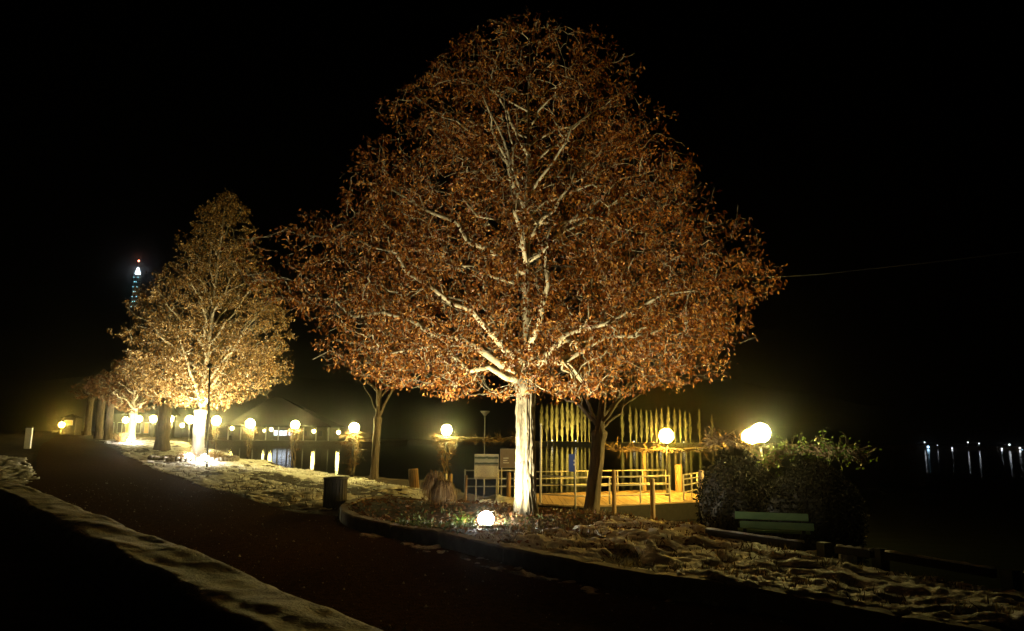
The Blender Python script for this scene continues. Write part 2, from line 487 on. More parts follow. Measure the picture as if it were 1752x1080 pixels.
# lake, far bank, hills
struct(MB().add([(-650, -100, WATER_Z), (650, -100, WATER_Z), (650, 650, WATER_Z), (-650, 650, WATER_Z)], [(0, 1, 2, 3)]).build('lake_water', M['water']))
def far_slab(name, pts, ztop, m):
    P = [Vector((p.x, p.y, ztop)) for p in pts]
    b = MB(); n = len(P)
    b.add(P + [p - Vector((0, 0, ztop + 2.2)) for p in P], [tuple(range(n))] + [(k, (k + 1) % n, n + (k + 1) % n, n + k) for k in range(n)])
    return struct(b.build(name, m))
far_slab('quay', [Vector((X(300, 170, 0.35), 170, 0)), Vector((X(652, 174, 0.35), 174, 0)), Vector((X(690, 230, 0.35), 230, 0)), Vector((X(700, 320, 0.35), 320, 0)), Vector((-650, 320, 0)), Vector((-650, 172.5, 0))][::1], 0.35, M['kerb'])
far_slab('far_bank', [Vector((X(640, 300, 0.3), 300, 0)), Vector((X(900, 262, 0.3), 262, 0)), Vector((X(1040, 246, 0.3), 246, 0)), Vector((X(1260, 240, 0.3), 240, 0)),
                      Vector((X(1330, 300, 0.3), 300, 0)), Vector((X(1560, 270, 0.3), 270, 0)), Vector((X(2100, 250, 0.3), 250, 0)), Vector((640, 260, 0)), Vector((640, 420, 0)), Vector((-100, 420, 0))], 0.3, M['ground'])
far_slab('snowy_bank', [Vector((X(905, 259, 0.4), 259, 0)), Vector((X(1040, 245, 0.4), 245, 0)), Vector((X(1255, 239, 0.4), 239, 0)), Vector((X(1250, 275, 0.4), 275, 0)), Vector((X(905, 285, 0.4), 285, 0))], 0.42, M['snow'])
hx = np.linspace(-640, 640, 90); hy = np.linspace(430, 645, 14)
xx, yy = np.meshgrid(hx, hy, indexing='ij')
hz = (0.15 + 0.85 * fbm(xx * 0.006, yy * 0.006, 3)) * 70 * np.clip((yy - 430) / 140, 0, 1) ** 1.3 - 1
i = np.arange(89 * 13); a_ = i // 13; b_ = i % 13
struct(np_mesh('hills', np.stack([xx.ravel(), yy.ravel(), hz.ravel()], 1), np.stack([a_ * 14 + b_, (a_ + 1) * 14 + b_, (a_ + 1) * 14 + b_ + 1, a_ * 14 + b_ + 1], 1), M['hill'], smooth=True))

# haze: volume added to stand in for lens bloom round the lamps
hb = MB().box((0, 285, 62), (1330, 790, 136)).build('haze', M['hill'])
stuff(hb)
hm = bpy.data.materials.new('bloom_haze'); hm.use_nodes = True
ht = hm.node_tree; ht.nodes.clear()
ho = ht.nodes.new('ShaderNodeOutputMaterial'); hv = ht.nodes.new('ShaderNodeVolumePrincipled')
hv.inputs['Color'].default_value = (0.92, 0.93, 0.95, 1); hv.inputs['Density'].default_value = HAZE_DENSITY; hv.inputs['Anisotropy'].default_value = 0.985
ht.links.new(hv.outputs[0], ho.inputs['Volume'])
hb.data.materials.clear(); hb.data.materials.append(hm)

# low wall on the left of the path with snow on top
nrm = Vector((wall_dir.y, -wall_dir.x, 0))
if nrm.x < 0: nrm = -nrm
WTOP = 0.30
wt = thing('garden_wall', 'long low stone wall under a snow cap along the dark near side of the path', 'wall', (0, 0, 0))
w0 = Vector((-0.55, 5.3, 0)) - wall_dir * 6; Lw = 26.0
b = MB()
def wp(s, n, z): 
    q = w0 + wall_dir * s + nrm * n
    return (q.x, q.y, z)
prof = [(-0.84, -0.3), (-0.84, WTOP - 0.03), (-0.80, WTOP), (-0.04, WTOP), (0, WTOP - 0.03), (0, -0.3)]
vs = [wp(s, n, z) for s in (0, Lw) for n, z in prof]
b.add(vs, [(j, j + 1, 7 + j, 6 + j) for j in range(5)] + [(0, 1, 2, 3, 4, 5), (6, 7, 8, 9, 10, 11)])
b.build('masonry', M['wall'], wt)
ns, nn = 520, 26
S_, N_ = np.meshgrid(np.linspace(0.0, Lw, ns), np.linspace(-0.87, 0.03, nn), indexing='ij')
e = np.clip((0.5 - np.abs((N_ + 0.42) / 0.9)) * 7, 0, 1) ** 0.5
hgt = 0.02 + e * (0.07 + 0.09 * (fbm(S_ * 0.6 + N_ * 1.2, N_ * 2.2, 31, 2) - 0.45) - 0.05 * (N_ + 0.42) + 0.02 * (fbm(S_ * 4, N_ * 4, 33, 3) - 0.5)) - 0.03 * (1 - e)
edge_w = 0.05 * (fbm(S_ * 2.5, S_ * 0 + 7, 34, 2) - 0.5)
px_ = w0.x + wall_dir.x * S_ + nrm.x * (N_ + edge_w); py_ = w0.y + wall_dir.y * S_ + nrm.y * (N_ + edge_w)
i = np.arange((ns - 1) * (nn - 1)); a_ = i // (nn - 1); b_ = i % (nn - 1)
np_mesh('snow_cap', np.stack([px_.ravel(), py_.ravel(), (WTOP + hgt).ravel()], 1), np.stack([a_ * nn + b_, (a_ + 1) * nn + b_, (a_ + 1) * nn + b_ + 1, a_ * nn + b_ + 1], 1), M['shaded_snow'], wt, smooth=True)

# ------------------------------------------------------------------ leaves and trees
def leaf_cloud(P, dirs, L, Wd, rng, fold=0.25):
    """rhombic folded leaves: P (n,3) stalk points, dirs (n,3) unit leaf directions"""
    n = len(P)
    rv = rng.normal(size=(n, 3)); side = np.cross(dirs, rv); side /= np.linalg.norm(side, axis=1, keepdims=True) + 1e-9
    nr_ = np.cross(side, dirs)
    L = L[:, None]; Wd = Wd[:, None]
    tip = P + dirs * L + nr_ * L * rng.uniform(-0.25, 0.25, (n, 1))
    mid = P + dirs * L * 0.45
    a = mid + side * Wd * 0.5 + nr_ * Wd * fold; c = mid - side * Wd * 0.5 + nr_ * Wd * fold
    v = np.stack([P, a, tip, c], 1).reshape(-1, 3)
    k = np.arange(n)[:, None] * 4
    f = np.concatenate([k + np.array([[0, 1, 2]]), k + np.array([[0, 2, 3]])], 1).reshape(-1, 3)
    return v, f

def make_tree(name, label, base, prof, trunk_r, fork_h, seed, n_prim=26, n_sec=420, n_twig=2600, lpt=14, leaf=(0.08, 0.12), wid=0.45,
              bark='bark', limb='limb', leafm='leaf', azim=None, lean=(0, 0), top_off=(0, 0), hollow=0.25, group=None, cat='tree', bend=0.0, fine_bark=False, droop=0.55, clump=1.35, right_cut=1.0):
    rng = np.random.default_rng(seed); random.seed(seed)
    t = thing(name, label, cat, base, 0, group)
    Hh = prof[-1][0]
    ph = np.array([p[0] for p in prof]); pr = np.array([p[1] for p in prof])
    ph1, ph2, ph3 = rng.uniform(0, 6.28, 3)
    def R(h, az):
        w = 0.975 + 0.05 * np.sin(3 * az + 1.3 * h + ph1) + 0.05 * np.sin(5 * az - 2.1 * h + ph2) + 0.045 * np.sin(2 * az + 3.3 * h + ph3)
        w = w + 0.26 * (vnoise(az * 3.5 + 40, h * 1.6 * 10 / Hh + 5, seed + 8) - 0.55)
        return np.interp(h, ph, pr) * w * np.where(np.cos(az) > 0.2, right_cut, 1.0)
    # leader
    nl = 26
    hs = np.linspace(0, Hh * 0.985, nl)
    wob = np.cumsum(rng.normal(0, 0.012 * Hh / 10, (nl, 2)), 0); wob[:4] *= 0.2
    ax = np.stack([lean[0] * hs / Hh + top_off[0] * (hs / Hh) ** 2, lean[1] * hs / Hh + top_off[1] * (hs / Hh) ** 2], 1) + wob
    def rad_at(h):
        if h < fork_h: return trunk_r * (1 - 0.12 * h / fork_h)
        return max(0.012, trunk_r * 0.62 * (1 - (h - fork_h) / (Hh - fork_h)) ** 1.15)
    def axis(h):
        return np.array([np.interp(h, hs, ax[:, 0]), np.interp(h, hs, ax[:, 1]), h])
    # trunk: fine ring mesh with furrowed bark up to just past the fork
    nseg, nring = (130, 230) if fine_bark else (44, int(46 * max(1, fork_h / 3)))
    ht_ = fork_h * 1.12
    vs = np.zeros((nring, nseg, 3))
    for ri in range(nring):
        h = -0.25 + (ht_ + 0.25) * ri / (nring - 1)
        r0 = rad_at(max(h, 0)) * (1.05 if h > 0.35 * fork_h else 1.05 + 0.32 * (1 - max(h, -0.05) / (0.35 * fork_h)) ** 4)
        if h > fork_h * 0.88: r0 *= 1 + 0.25 * sin(min(1, (h - fork_h * 0.88) / (0.18 * fork_h)) * pi)
        c = axis(max(h, 0)); c[2] = h
        aa = np.arange(nseg) * 2 * pi / nseg
        fur = vnoise(np.cos(aa) * 5.5 + np.sin(aa) * 5.5 + 40, np.sin(aa) * 5.5 - np.cos(aa) * 3 + h * 1.6, seed) - 0.5
        fl = 1 + 0.10 * np.sin(3 * aa + seed) * max(0, 1 - h / (0.5 * fork_h)) + 0.03 * np.sin(5 * aa + h)
        rr_ = r0 * fl + fur * 0.055 * trunk_r / 0.22
        if fine_bark:
            ab = (aa - pi / 2) % (2 * pi)
            rdg = np.abs(2 * vnoise(ab * 5.2 + 1.2 * vnoise(ab * 2, ab * 0 + h * 2.2, seed + 3), ab * 0 + h * 3.4, seed + 1) - 1)
            rr_ = rr_ - 0.016 * (1 - np.clip(rdg * 2.2, 0, 1)) + 0.008 * (vnoise(ab * 12, ab * 0 + h * 14, seed + 2) - 0.5)
        vs[ri, :, 0] = c[0] + np.cos(aa) * rr_; vs[ri, :, 1] = c[1] + np.sin(aa) * rr_; vs[ri, :, 2] = c[2]
    i = np.arange((nring - 1) * nseg); a_ = i // nseg; b_ = i % nseg; b2 = (b_ + 1) % nseg
    np_mesh('trunk', vs.reshape(-1, 3), np.stack([a_ * nseg + b_, a_ * nseg + b2, (a_ + 1) * nseg + b2, (a_ + 1) * nseg + b_], 1), M[bark], t, smooth=True)
    mb = MB()
    nodes, nrad = [], []
    # central leader above the trunk
    lead = [axis(h) for h in np.linspace(fork_h * 0.95, Hh * 0.97, 22)]
    mb.tube(lead, [rad_at(p[2]) for p in lead], 9)
    for p in lead[1:]: nodes.append(p); nrad.append(rad_at(p[2]))
    # primary limbs
    for k in range(n_prim):
        u = k / max(1, n_prim - 1)
        if azim and k < len(azim):
            az, h0, h1, q, rr0 = azim[k]
        else:
            az = k * 2.39996 + rng.uniform(-0.4, 0.4)
            h0 = fork_h * 0.98 + (Hh * 0.86 - fork_h) * u ** 1.15
            h1 = h0 + (Hh - h0) * rng.uniform(0.22, 0.46); q = rng.uniform(0.72, 0.92)
            rr0 = rad_at(h0) * rng.uniform(0.42, 0.62) + 0.012
        a = axis(h0); r_end = float(R(h1, az)) * q
        tip = axis(h1); tip = tip + np.array([cos(az) * r_end, sin(az) * r_end, 0])
        n = 9; pts = []
        side = np.array([-sin(az), cos(az), 0]) * rng.normal(0, 0.07 * r_end)
        for j in range(n + 1):
            s = j / n
            p = a * (1 - s) + tip * s
            p = p + side * sin(pi * s) + np.array([0, 0, 1]) * (0.10 * r_end * sin(pi * s) * rng.uniform(0.3, 1.0)) + rng.normal(0, 0.018 * r_end, 3) * (0 < j < n)
            pts.append(p)
        rs = [max(0.008, rr0 * (1 - 0.86 * j / n)) for j in range(n + 1)]
        mb.tube(pts, rs, 7)
        for j in range(2, n + 1): nodes.append(pts[j]); nrad.append(rs[j])
    def sample(n, lo):
        out = []
        while len(out) < n:
            m = n * 3
            h = rng.uniform(ph[0], Hh, m); az = rng.uniform(0, 2 * pi, m)
            Rm = pr.max()
            q = np.sqrt(rng.uniform(lo ** 2, 1, m))
            ok = rng.uniform(0, 1, m) < (np.interp(h, ph, pr) / Rm) ** 1.5 * (1 + 0.5 * np.exp(-((h - ph[0]) / (0.16 * Hh)) ** 2)) / 1.5 + 0.04
            r = R(h, az) * q
            cl = (vnoise(np.cos(az) * r * clump + 9, h * clump * 1.3 + 3, seed + 5) + vnoise(np.sin(az) * r * clump - 4, h * clump * 1.3 + 31, seed + 6)) / 2
            ok &= rng.uniform(0, 1, m) < np.clip((cl - 0.30) * 4.5, 0.16, 1)
            axx = np.interp(h, hs, ax[:, 0]); axy = np.interp(h, hs, ax[:, 1])
            P = np.stack([axx + np.cos(az) * r, axy + np.sin(az) * r, h], 1)[ok]
            out.extend(P.tolist())
        return np.array(out[:n])
    def connect(tips, r_a, r_b, nseg_, sides, maxlen, sag):
        tips = tips[np.argsort(np.hypot(tips[:, 0], tips[:, 1]) + 0.3 * np.abs(tips[:, 2] - fork_h))]
        ends = []
        A = np.array(nodes); newn, newr = [], []
        for tp in tips:
            if len(newn) > 60:
                A = np.concatenate([A, np.array(newn)]); nodes.extend(newn); nrad.extend(newr); newn, newr = [], []
            dv = tp - A; dist = np.linalg.norm(dv, axis=1)
            out_ = np.hypot(A[:, 0], A[:, 1]) - math.hypot(tp[0], tp[1])
            cost = dist + np.clip(out_, 0, None) * 1.5 + np.clip(A[:, 2] - tp[2], 0, None) * 0.5
            j = int(np.argmin(cost))
            if dist[j] > maxlen:
                tp = A[j] + dv[j] * (maxlen / dist[j])
            a = A[j]; d_ = tp - a; ln = np.linalg.norm(d_)
            if ln < 0.05: continue
            r0 = min(r_a, nrad[j] * 0.8 if j < len(nrad) else r_a)
            pts = [a]
            for s_ in range(1, nseg_ + 1):
                s = s_ / nseg_
                pts.append(a + d_ * s + np.array([0, 0, 1]) * ln * sag * sin(pi * s) + rng.normal(0, 0.045 * ln, 3) * (s_ < nseg_))
            rs = [r0 + (r_b - r0) * s_ / nseg_ for s_ in range(nseg_ + 1)]
            mb.tube(pts, rs, sides, cap=False)
            for s_ in range(1, nseg_ + 1): newn.append(pts[s_]); newr.append(rs[s_])
            ends.append(pts)
        nodes.extend(newn); nrad.extend(newr)
        return ends
    sc = Hh / 10
    connect(sample(n_sec, 0.30), 0.030 * sc, 0.008 * sc, 5, 5, 2.6 * sc, 0.10)
    tw = connect(sample(n_twig, hollow), 0.012 * sc, 0.004 * sc, 3, 3, 1.0 * sc, -0.03)
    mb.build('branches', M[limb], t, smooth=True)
    # leaves
    if lpt:
        TP = np.array([p for p in tw])            # (n, 4, 3)
        n = len(TP); m = n * lpt
        ti = np.repeat(np.arange(n), lpt)
        s = rng.uniform(0.25, 1.05, m) * 3
        k0 = np.clip(s.astype(int), 0, 2); fr = s - k0
        P = TP[ti, k0] * (1 - fr)[:, None] + TP[ti, k0 + 1] * fr[:, None] + rng.normal(0, 0.055 * sc, (m, 3))
        dens = rng.uniform(0.15, 1.0, n)[ti]
        ok = rng.uniform(0, 1, m) < dens
        P = P[ok]; m = len(P)
        d_ = rng.normal(size=(m, 3)); d_[:, 2] -= droop * 2.2; d_ /= np.linalg.norm(d_, axis=1, keepdims=True)
        L = rng.uniform(leaf[0], leaf[1], m)
        v, f = leaf_cloud(P, d_, L, L * wid * rng.uniform(0.8, 1.25, m), rng)
        stuff(np_mesh('crown', v, f, M[leafm], t))
    return t

# main tree: profile read off the picture at the trunk's distance
TREE = Vector((G(898, 880, 0.2).x, G(898, 880, 0.2).y, 0)); TREE.z = H(TREE.x, TREE.y)
td = TREE.y
def hh(py): return D(898, py, td).z - TREE.z
def rw(x0, x1): return (x1 - x0) / 2 / FPX * td * 1.02
main_prof = [(hh(680), 1.9), (hh(655), 3.6), (hh(610), rw(500, 1232)), (hh(560), rw(480, 1285)), (hh(490), rw(450, 1330)), (hh(430), rw(470, 1262)), (hh(380), rw(500, 1225)),
             (hh(330), rw(545, 1172)), (hh(250), rw(622, 1168)), (hh(190), rw(650, 1128)), (hh(120), rw(745, 1092)), (hh(85), rw(795, 1060)), (hh(52), 0.5)]
fork = hh(648)
lim = [  # azimuth, start height, tip height, reach, radius
    (pi * 1.02, fork - 0.05, hh(610), 0.80, 0.085), (pi * 0.98, fork + 0.12, hh(510), 0.86, 0.115), (pi * 1.25, fork + 0.3, hh(470), 0.8, 0.08), (0.06, fork + 0.15, hh(560), 0.75, 0.10),
    (0.45, fork + 0.35, hh(500), 0.8, 0.075), (-0.5, fork + 0.2, hh(520), 0.85, 0.08), (-1.5, fork + 0.5, hh(480), 0.8, 0.07), (1.5, fork + 0.4, hh(480), 0.8, 0.08),
    (2.3, fork + 0.5, hh(450), 0.8, 0.075), (pi * 1.05, hh(470), hh(330), 0.85, 0.085), (pi * 0.9, hh(490), hh(400), 0.85, 0.05), (0.1, hh(385), hh(400), 0.7, 0.045),
    (-0.3, hh(450), hh(330), 0.8, 0.05), (pi * 1.4, hh(420), hh(260), 0.8, 0.05)]
make_tree('broad_oak_tree', 'largest tree, broad pyramid of brown leaves, trunk lit white by the floodlight', TREE, main_prof, 0.19, fork, 7,
          n_prim=36, n_sec=620, n_twig=8200, lpt=14, leaf=(0.060, 0.105), wid=0.42, azim=lim, right_cut=0.97, fine_bark=True, lean=(0.05, 0.0), top_off=(0.05, 0.1), hollow=0.30)

# the lit conical tree on the left
T2 = on(336, 42); 
def hh2(py): return D(340, py, T2.y).z - T2.z
def rw2(x0, x1): return (x1 - x0) / 2 / FPX * T2.y
p2 = [(hh2(695), 1.2), (hh2(675), rw2(235, 475)), (hh2(630), rw2(195, 492)), (hh2(570), rw2(190, 470)), (hh2(500), rw2(197, 445)), (hh2(465), rw2(240, 432)), (hh2(400), rw2(290, 412)), (hh2(350), rw2(315, 392)), (hh2(326), 0.25)]
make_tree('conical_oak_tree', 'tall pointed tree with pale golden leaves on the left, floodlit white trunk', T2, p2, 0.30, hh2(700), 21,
          n_prim=34, n_sec=460, n_twig=4800, lpt=9, leaf=(0.12, 0.18), wid=0.45, leafm='leaf2', bark='bark_floodlit', top_off=(0.5, 0), hollow=0.25, clump=0.9)
# third lit tree further along the path
T3 = on(222, 64)
def hh3(py): return D(222, py, T3.y).z - T3.z
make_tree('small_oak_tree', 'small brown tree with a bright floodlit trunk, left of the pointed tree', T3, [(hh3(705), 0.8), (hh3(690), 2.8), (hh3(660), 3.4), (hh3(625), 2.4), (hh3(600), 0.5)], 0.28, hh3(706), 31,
          n_prim=18, n_sec=140, n_twig=900, lpt=7, leaf=(0.16, 0.24), wid=0.5, leafm='leaf_dull', bark='bark_floodlit')
# trees behind the big one
TB = on(640, 34.8)
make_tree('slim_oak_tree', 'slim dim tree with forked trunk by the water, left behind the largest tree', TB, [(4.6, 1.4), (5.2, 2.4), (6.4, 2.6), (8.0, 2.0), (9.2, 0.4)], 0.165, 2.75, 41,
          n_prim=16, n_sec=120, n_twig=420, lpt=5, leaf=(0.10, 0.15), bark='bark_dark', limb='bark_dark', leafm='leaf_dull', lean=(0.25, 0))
TC = on(1010, 19.3)
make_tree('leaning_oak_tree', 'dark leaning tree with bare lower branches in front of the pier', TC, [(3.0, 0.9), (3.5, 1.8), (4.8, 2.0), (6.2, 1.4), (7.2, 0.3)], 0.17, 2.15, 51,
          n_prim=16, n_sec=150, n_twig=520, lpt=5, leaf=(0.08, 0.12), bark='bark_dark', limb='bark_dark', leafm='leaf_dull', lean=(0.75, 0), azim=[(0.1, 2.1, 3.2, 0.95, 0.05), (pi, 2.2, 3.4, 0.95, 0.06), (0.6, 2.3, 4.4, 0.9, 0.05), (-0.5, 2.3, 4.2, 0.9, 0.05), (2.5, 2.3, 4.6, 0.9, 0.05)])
# dark trunks further along the path
for px, d, r, hgt_, sd, lab in [(276, 52, 0.42, 9.0, 61, 'thick unlit dark trunk between the two floodlit trees'), (166, 72, 0.34, 8.0, 62, 'dark tree left of the small floodlit tree, nearest to it'),
                               (182, 66, 0.30, 8.0, 64, 'dark tree standing right beside the small floodlit tree'), (146, 84, 0.32, 7.5, 63, 'farthest dark tree beside the path, near the amber lamp')]:
    p = on(px, d)
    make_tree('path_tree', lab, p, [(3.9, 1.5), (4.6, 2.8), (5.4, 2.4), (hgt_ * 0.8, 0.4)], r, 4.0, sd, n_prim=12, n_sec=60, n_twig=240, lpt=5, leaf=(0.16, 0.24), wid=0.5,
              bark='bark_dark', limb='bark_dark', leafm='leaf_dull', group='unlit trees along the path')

# ------------------------------------------------------------------ lamps
GROUP_L = 'globe lamps along the shore'
_globe_cache = {}
def globe_lamp(label, gpos, ground_z, r=0.25, m='globe', group=GROUP_L, detail=True):
    """gpos: centre of the globe; pole stands on ground_z"""
    t = thing('globe_lamp', label, 'lamp', (gpos.x, gpos.y, ground_z), 0, group)
    h = gpos.z - ground_z
    if detail:
        MB().lathe([(0.09, -0.3), (0.09, 0.10), (0.05, 0.14), (0.035, 0.3)], (0, 0, 0), 12).build('base', M['black'], t, True)
    MB().tube([(0, 0, -0.2), (0, 0, h - r * 0.95)], 0.035, 8).build('pole', M['black'], t, True)
    if detail:
        MB().lathe([(0.05, h - r - 0.06), (0.09, h - r - 0.03), (0.11, h - r * 0.93), (0.09, h - r * 0.90)], (0, 0, 0), 12).build('collar', M['black'], t, True)
    key = (r, m)
    if key not in _globe_cache:
        _globe_cache[key] = MB().sphere((0, 0, 0), r, 14 if detail else 10, 8 if detail else 6).build('globe', M[m], t, True)
        _globe_cache[key].location = (0, 0, h)
    else:
        o = link('globe', _globe_cache[key].data, t); o.location = (0, 0, h)
    return t
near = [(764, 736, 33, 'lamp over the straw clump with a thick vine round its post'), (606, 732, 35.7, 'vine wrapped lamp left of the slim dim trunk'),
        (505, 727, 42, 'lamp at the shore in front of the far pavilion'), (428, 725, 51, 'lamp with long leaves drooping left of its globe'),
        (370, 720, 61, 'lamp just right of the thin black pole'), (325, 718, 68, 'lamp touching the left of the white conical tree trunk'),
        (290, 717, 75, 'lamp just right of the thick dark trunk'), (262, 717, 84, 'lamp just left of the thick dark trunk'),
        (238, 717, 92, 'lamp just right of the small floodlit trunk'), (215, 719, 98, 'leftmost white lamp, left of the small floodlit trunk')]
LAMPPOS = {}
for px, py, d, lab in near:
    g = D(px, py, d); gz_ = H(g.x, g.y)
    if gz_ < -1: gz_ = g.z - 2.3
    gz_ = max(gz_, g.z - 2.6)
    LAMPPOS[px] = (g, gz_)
    globe_lamp('glowing white globe ' + lab, g, gz_, r=0.22 if d < 45 else (0.29 if d < 58 else 0.34))  # distant globes enlarged to take in their glare
g = D(1140, 746, 27); LAMPPOS[1140] = (g, -0.3)
globe_lamp('glowing amber globe lamp on a thin post at the pier', g, -0.3, 0.25, 'globe_pier')
g = D(1301, 741, 19.0); LAMPPOS[1295] = (g, -0.45)
globe_lamp('brightest globe lamp rising between the dark hedges right of the pier', g, H(g.x, g.y) if H(g.x, g.y) > -1 else -0.6, 0.235)
g = D(1283, 748, 21.5)
globe_lamp('lower amber globe lamp half hidden beside the brightest lamp', g, -0.7, 0.22, 'globe_amber')
g = D(106, 727, 92)
globe_lamp('amber globe lamp at the far end of the path', g, H(g.x, g.y), 0.30, 'globe_amber')
far_l = [(203, 731, 120, 0.2), (259, 729, 130, 0.3), (312, 728, 150, 0.4), (337, 731, 165, 0.4), (397, 733, 178, 0.42), (452, 737, 182, 0.28), (464, 735, 178, 0.40), (492, 736, 190, 0.36), (537, 738, 178, 0.40), (579, 740, 178, 0.40)]
words = ['first', 'second', 'third', 'fourth', 'fifth', 'sixth', 'seventh', 'eighth', 'ninth', 'tenth', 'eleventh', 'twelfth', 'thirteenth', 'fourteenth', 'fifteenth', 'sixteenth', 'seventeenth',
         'eighteenth', 'nineteenth', 'twentieth', 'twenty-first', 'twenty-second', 'twenty-third', 'twenty-fourth', 'twenty-fifth', 'twenty-sixth', 'twenty-seventh', 'twenty-eighth', 'twenty-ninth', 'thirtieth']
for k, (px, py, d, r) in enumerate(far_l):
    g = D(px, py, d)
    globe_lamp('small far globe lamp across the bay, %s from the left of its row' % words[k], g, 0.35 if d > 170 else max(H(g.x, g.y), 0.3), r, 'globe_far', 'small globe lamps on the far quay', detail=False)
for k, (px, py, r, m) in enumerate([(1582, 757, 0.22, 'white_lamp'), (1588, 765, 0.45, 'blue_lamp'), (1604, 762, 0.10, 'white_lamp'), (1629, 767, 0.22, 'white_lamp'), (1656, 757, 0.22, 'white_lamp'), (1675, 759, 0.22, 'white_lamp'),
                                  (1714, 768, 0.26, 'white_lamp'), (1716, 773, 0.30, 'amber_far'), (1727, 761, 0.30, 'white_lamp'), (1745, 767, 0.34, 'white_lamp'), (1749, 771, 0.34, 'blue_lamp')]):
    d = 268 if px < 1600 else 262
    g = D(px, py, d)
    t = thing('shore_light', 'tiny %s light on the far right shore, %s from the left' % ({'white_lamp': 'white', 'blue_lamp': 'bluish', 'amber_far': 'amber'}[m], words[k]), 'light', (g.x, g.y, 0.3), 0, 'lights on the far right shore')
    h = g.z - 0.3
    MB().tube([(0, 0, -0.3), (0, 0, max(h - r, -0.2))], 0.05, 5).build('post', M['black'], t)
    MB().sphere((0, 0, h), r, 8, 6).build('bulb', M[m], t, True)

# floodlights
def flood(label, pos, aim, watts, r=0.16, m='dome', cone=140, group='ground floodlights', col=C_COOL, blend=0.5):
    t = thing('floodlight', label, 'floodlight', pos, 0, group)
    a = (Vector(aim) - Vector(pos)); q = Vector((0, 0, 1)).rotation_difference(a.normalized())
    mt = q.to_matrix()
    hc = Vector((0, 0, r * 0.55))
    h = MB(); h.lathe([(r * 0.45, -r * 0.85), (r * 0.75, -r * 0.6), (r * 0.80, -r * 0.25), (r * 0.72, -r * 0.22)], (0, 0, 0), 18)
    h.v = [tuple(hc + mt @ Vector(p)) for p in h.v]
    h.build('housing', M['black'], t, True)
    MB().box((0, 0, r * 0.1), (r * 1.2, r * 0.8, r * 0.4)).build('stand', M['black'], t)
    dm = MB(); dm.lathe([(r * 0.95 * cos(x), r * 0.40 + r * 0.95 * sin(x)) for x in (-0.75, -0.4, 0, 0.3, 0.6, 0.9, 1.2, 1.5)], (0, 0, 0), 18)
    dm.v = [tuple(hc + mt @ Vector(p)) for p in dm.v]
    dm.build('glass', M[m], t, True)
    ld = bpy.data.lights.new('flood_beam', 'SPOT'); ld.energy = watts; ld.color = col; ld.spot_size = rad(cone); ld.spot_blend = blend; ld.shadow_soft_size = r * 0.5
    lo = bpy.data.objects.new('flood_beam', ld); COL.objects.link(lo); lo.parent = t
    lo.location = hc + mt @ Vector((0, 0, r * 1.45)); lo.rotation_euler = (-a).to_track_quat('Z', 'Y').to_euler()
    return t
fp = D(830, 887, 14.35); fp.z = max(H(fp.x, fp.y), fp.z - 0.16)
flood('large round floodlight glaring on the bed in front of the largest tree', fp, TREE + Vector((0.5, -0.6, 5.0)), 3000, 0.15, cone=165, blend=0.35)
p = on(349, 39.5); flood('ground floodlight at the right foot of the conical tree', p, T2 + Vector((0, 0, 7)), 6000, 0.22, cone=100)
p = on(322, 40.0); flood('ground floodlight at the left foot of the conical tree', p, T2 + Vector((0, 0, 7)), 3800, 0.20, cone=100)
p = on(221, 60.5); flood('ground floodlight at the foot of the small far lit tree', p, T3 + Vector((0, 0, 4)), 4200, 0.24, cone=150)

# ------------------------------------------------------------------ poplars across the water
rng = np.random.default_rng(5)
pop_meshes = []
for k in range(7):
    mb = MB(); hp = 15.0
    tr = MB(); tr.tube([(0, 0, -0.3), (0.05, 0, 5), (0, 0.05, 10), (0, 0, hp)], [0.22, 0.16, 0.09, 0.02], 5)
    kk = rng.uniform(0, 6.28, 4)
    for j in range(300):
        h0 = hp * rng.uniform(0.10, 0.90); az = rng.uniform(0, 6.28); l = rng.uniform(0.7, 2.4) * (1 - 0.45 * h0 / hp)
        o = rng.uniform(0.15, 1.0) * (0.35 + 0.75 * sin(pi * min(1, (h0 / hp) ** 0.8))) * (0.80 + 0.16 * sin(h0 * 1.3 + kk[0]) + 0.18 * sin(h0 * 2.9 + kk[1] + az)) * 0.85
        sx0 = 0.10 * sin(h0 * 0.7 + kk[2])
        a = Vector((cos(az) * 0.1, sin(az) * 0.1, h0)); m_ = Vector((cos(az) * o * 0.8 + sx0, sin(az) * o * 0.8, h0 + l * 0.4)); e_ = Vector((cos(az) * o + sx0 * 1.3, sin(az) * o, h0 + l))
        mb.tube([a, m_, e_], [0.045, 0.04, 0.015], 3, cap=False)
    def me_of(b, n):
        me = bpy.data.meshes.new(n); me.from_pydata(b.v, [], b.f); me.materials.append(M['poplar']); return me
    pop_meshes.append((me_of(tr, 'trunk'), me_of(mb, 'crown')))
pop_px = [(927, 690), (936, 690), (944, 688), (953, 686), (962, 687), (971, 685), (979, 684), (988, 688), (995, 692), (1001, 700), (1008, 706), (1064, 693), (1078, 695), (1088, 698), (1097, 697), (1106, 700),
          (1114, 701), (1123, 698), (1132, 698), (1143, 695), (1154, 698), (1163, 699), (1172, 701), (1180, 705), (1196, 699), (1218, 708)]
for k, (px, py) in enumerate(pop_px):
    d = 268 if px < 1020 else 256 - 0.02 * (px - 1060)
    d += (k % 3) * 1.5
    top = D(px, py, d)
    t = thing('poplar_tree', 'slender bare yellow lit poplar across the water, %s from the left of its row' % words[k], 'tree', (top.x, d, 0.42), rng.uniform(0, 6.28), 'row of lit poplars across the water')
    s = (top.z - 0.3) / 15.0; wv = s * rng.uniform(0.9, 1.35); t.scale = (wv, wv, s)
    a, b2 = pop_meshes[(k * 3) % 7]; link('trunk', a, t); link('crown', b2, t)
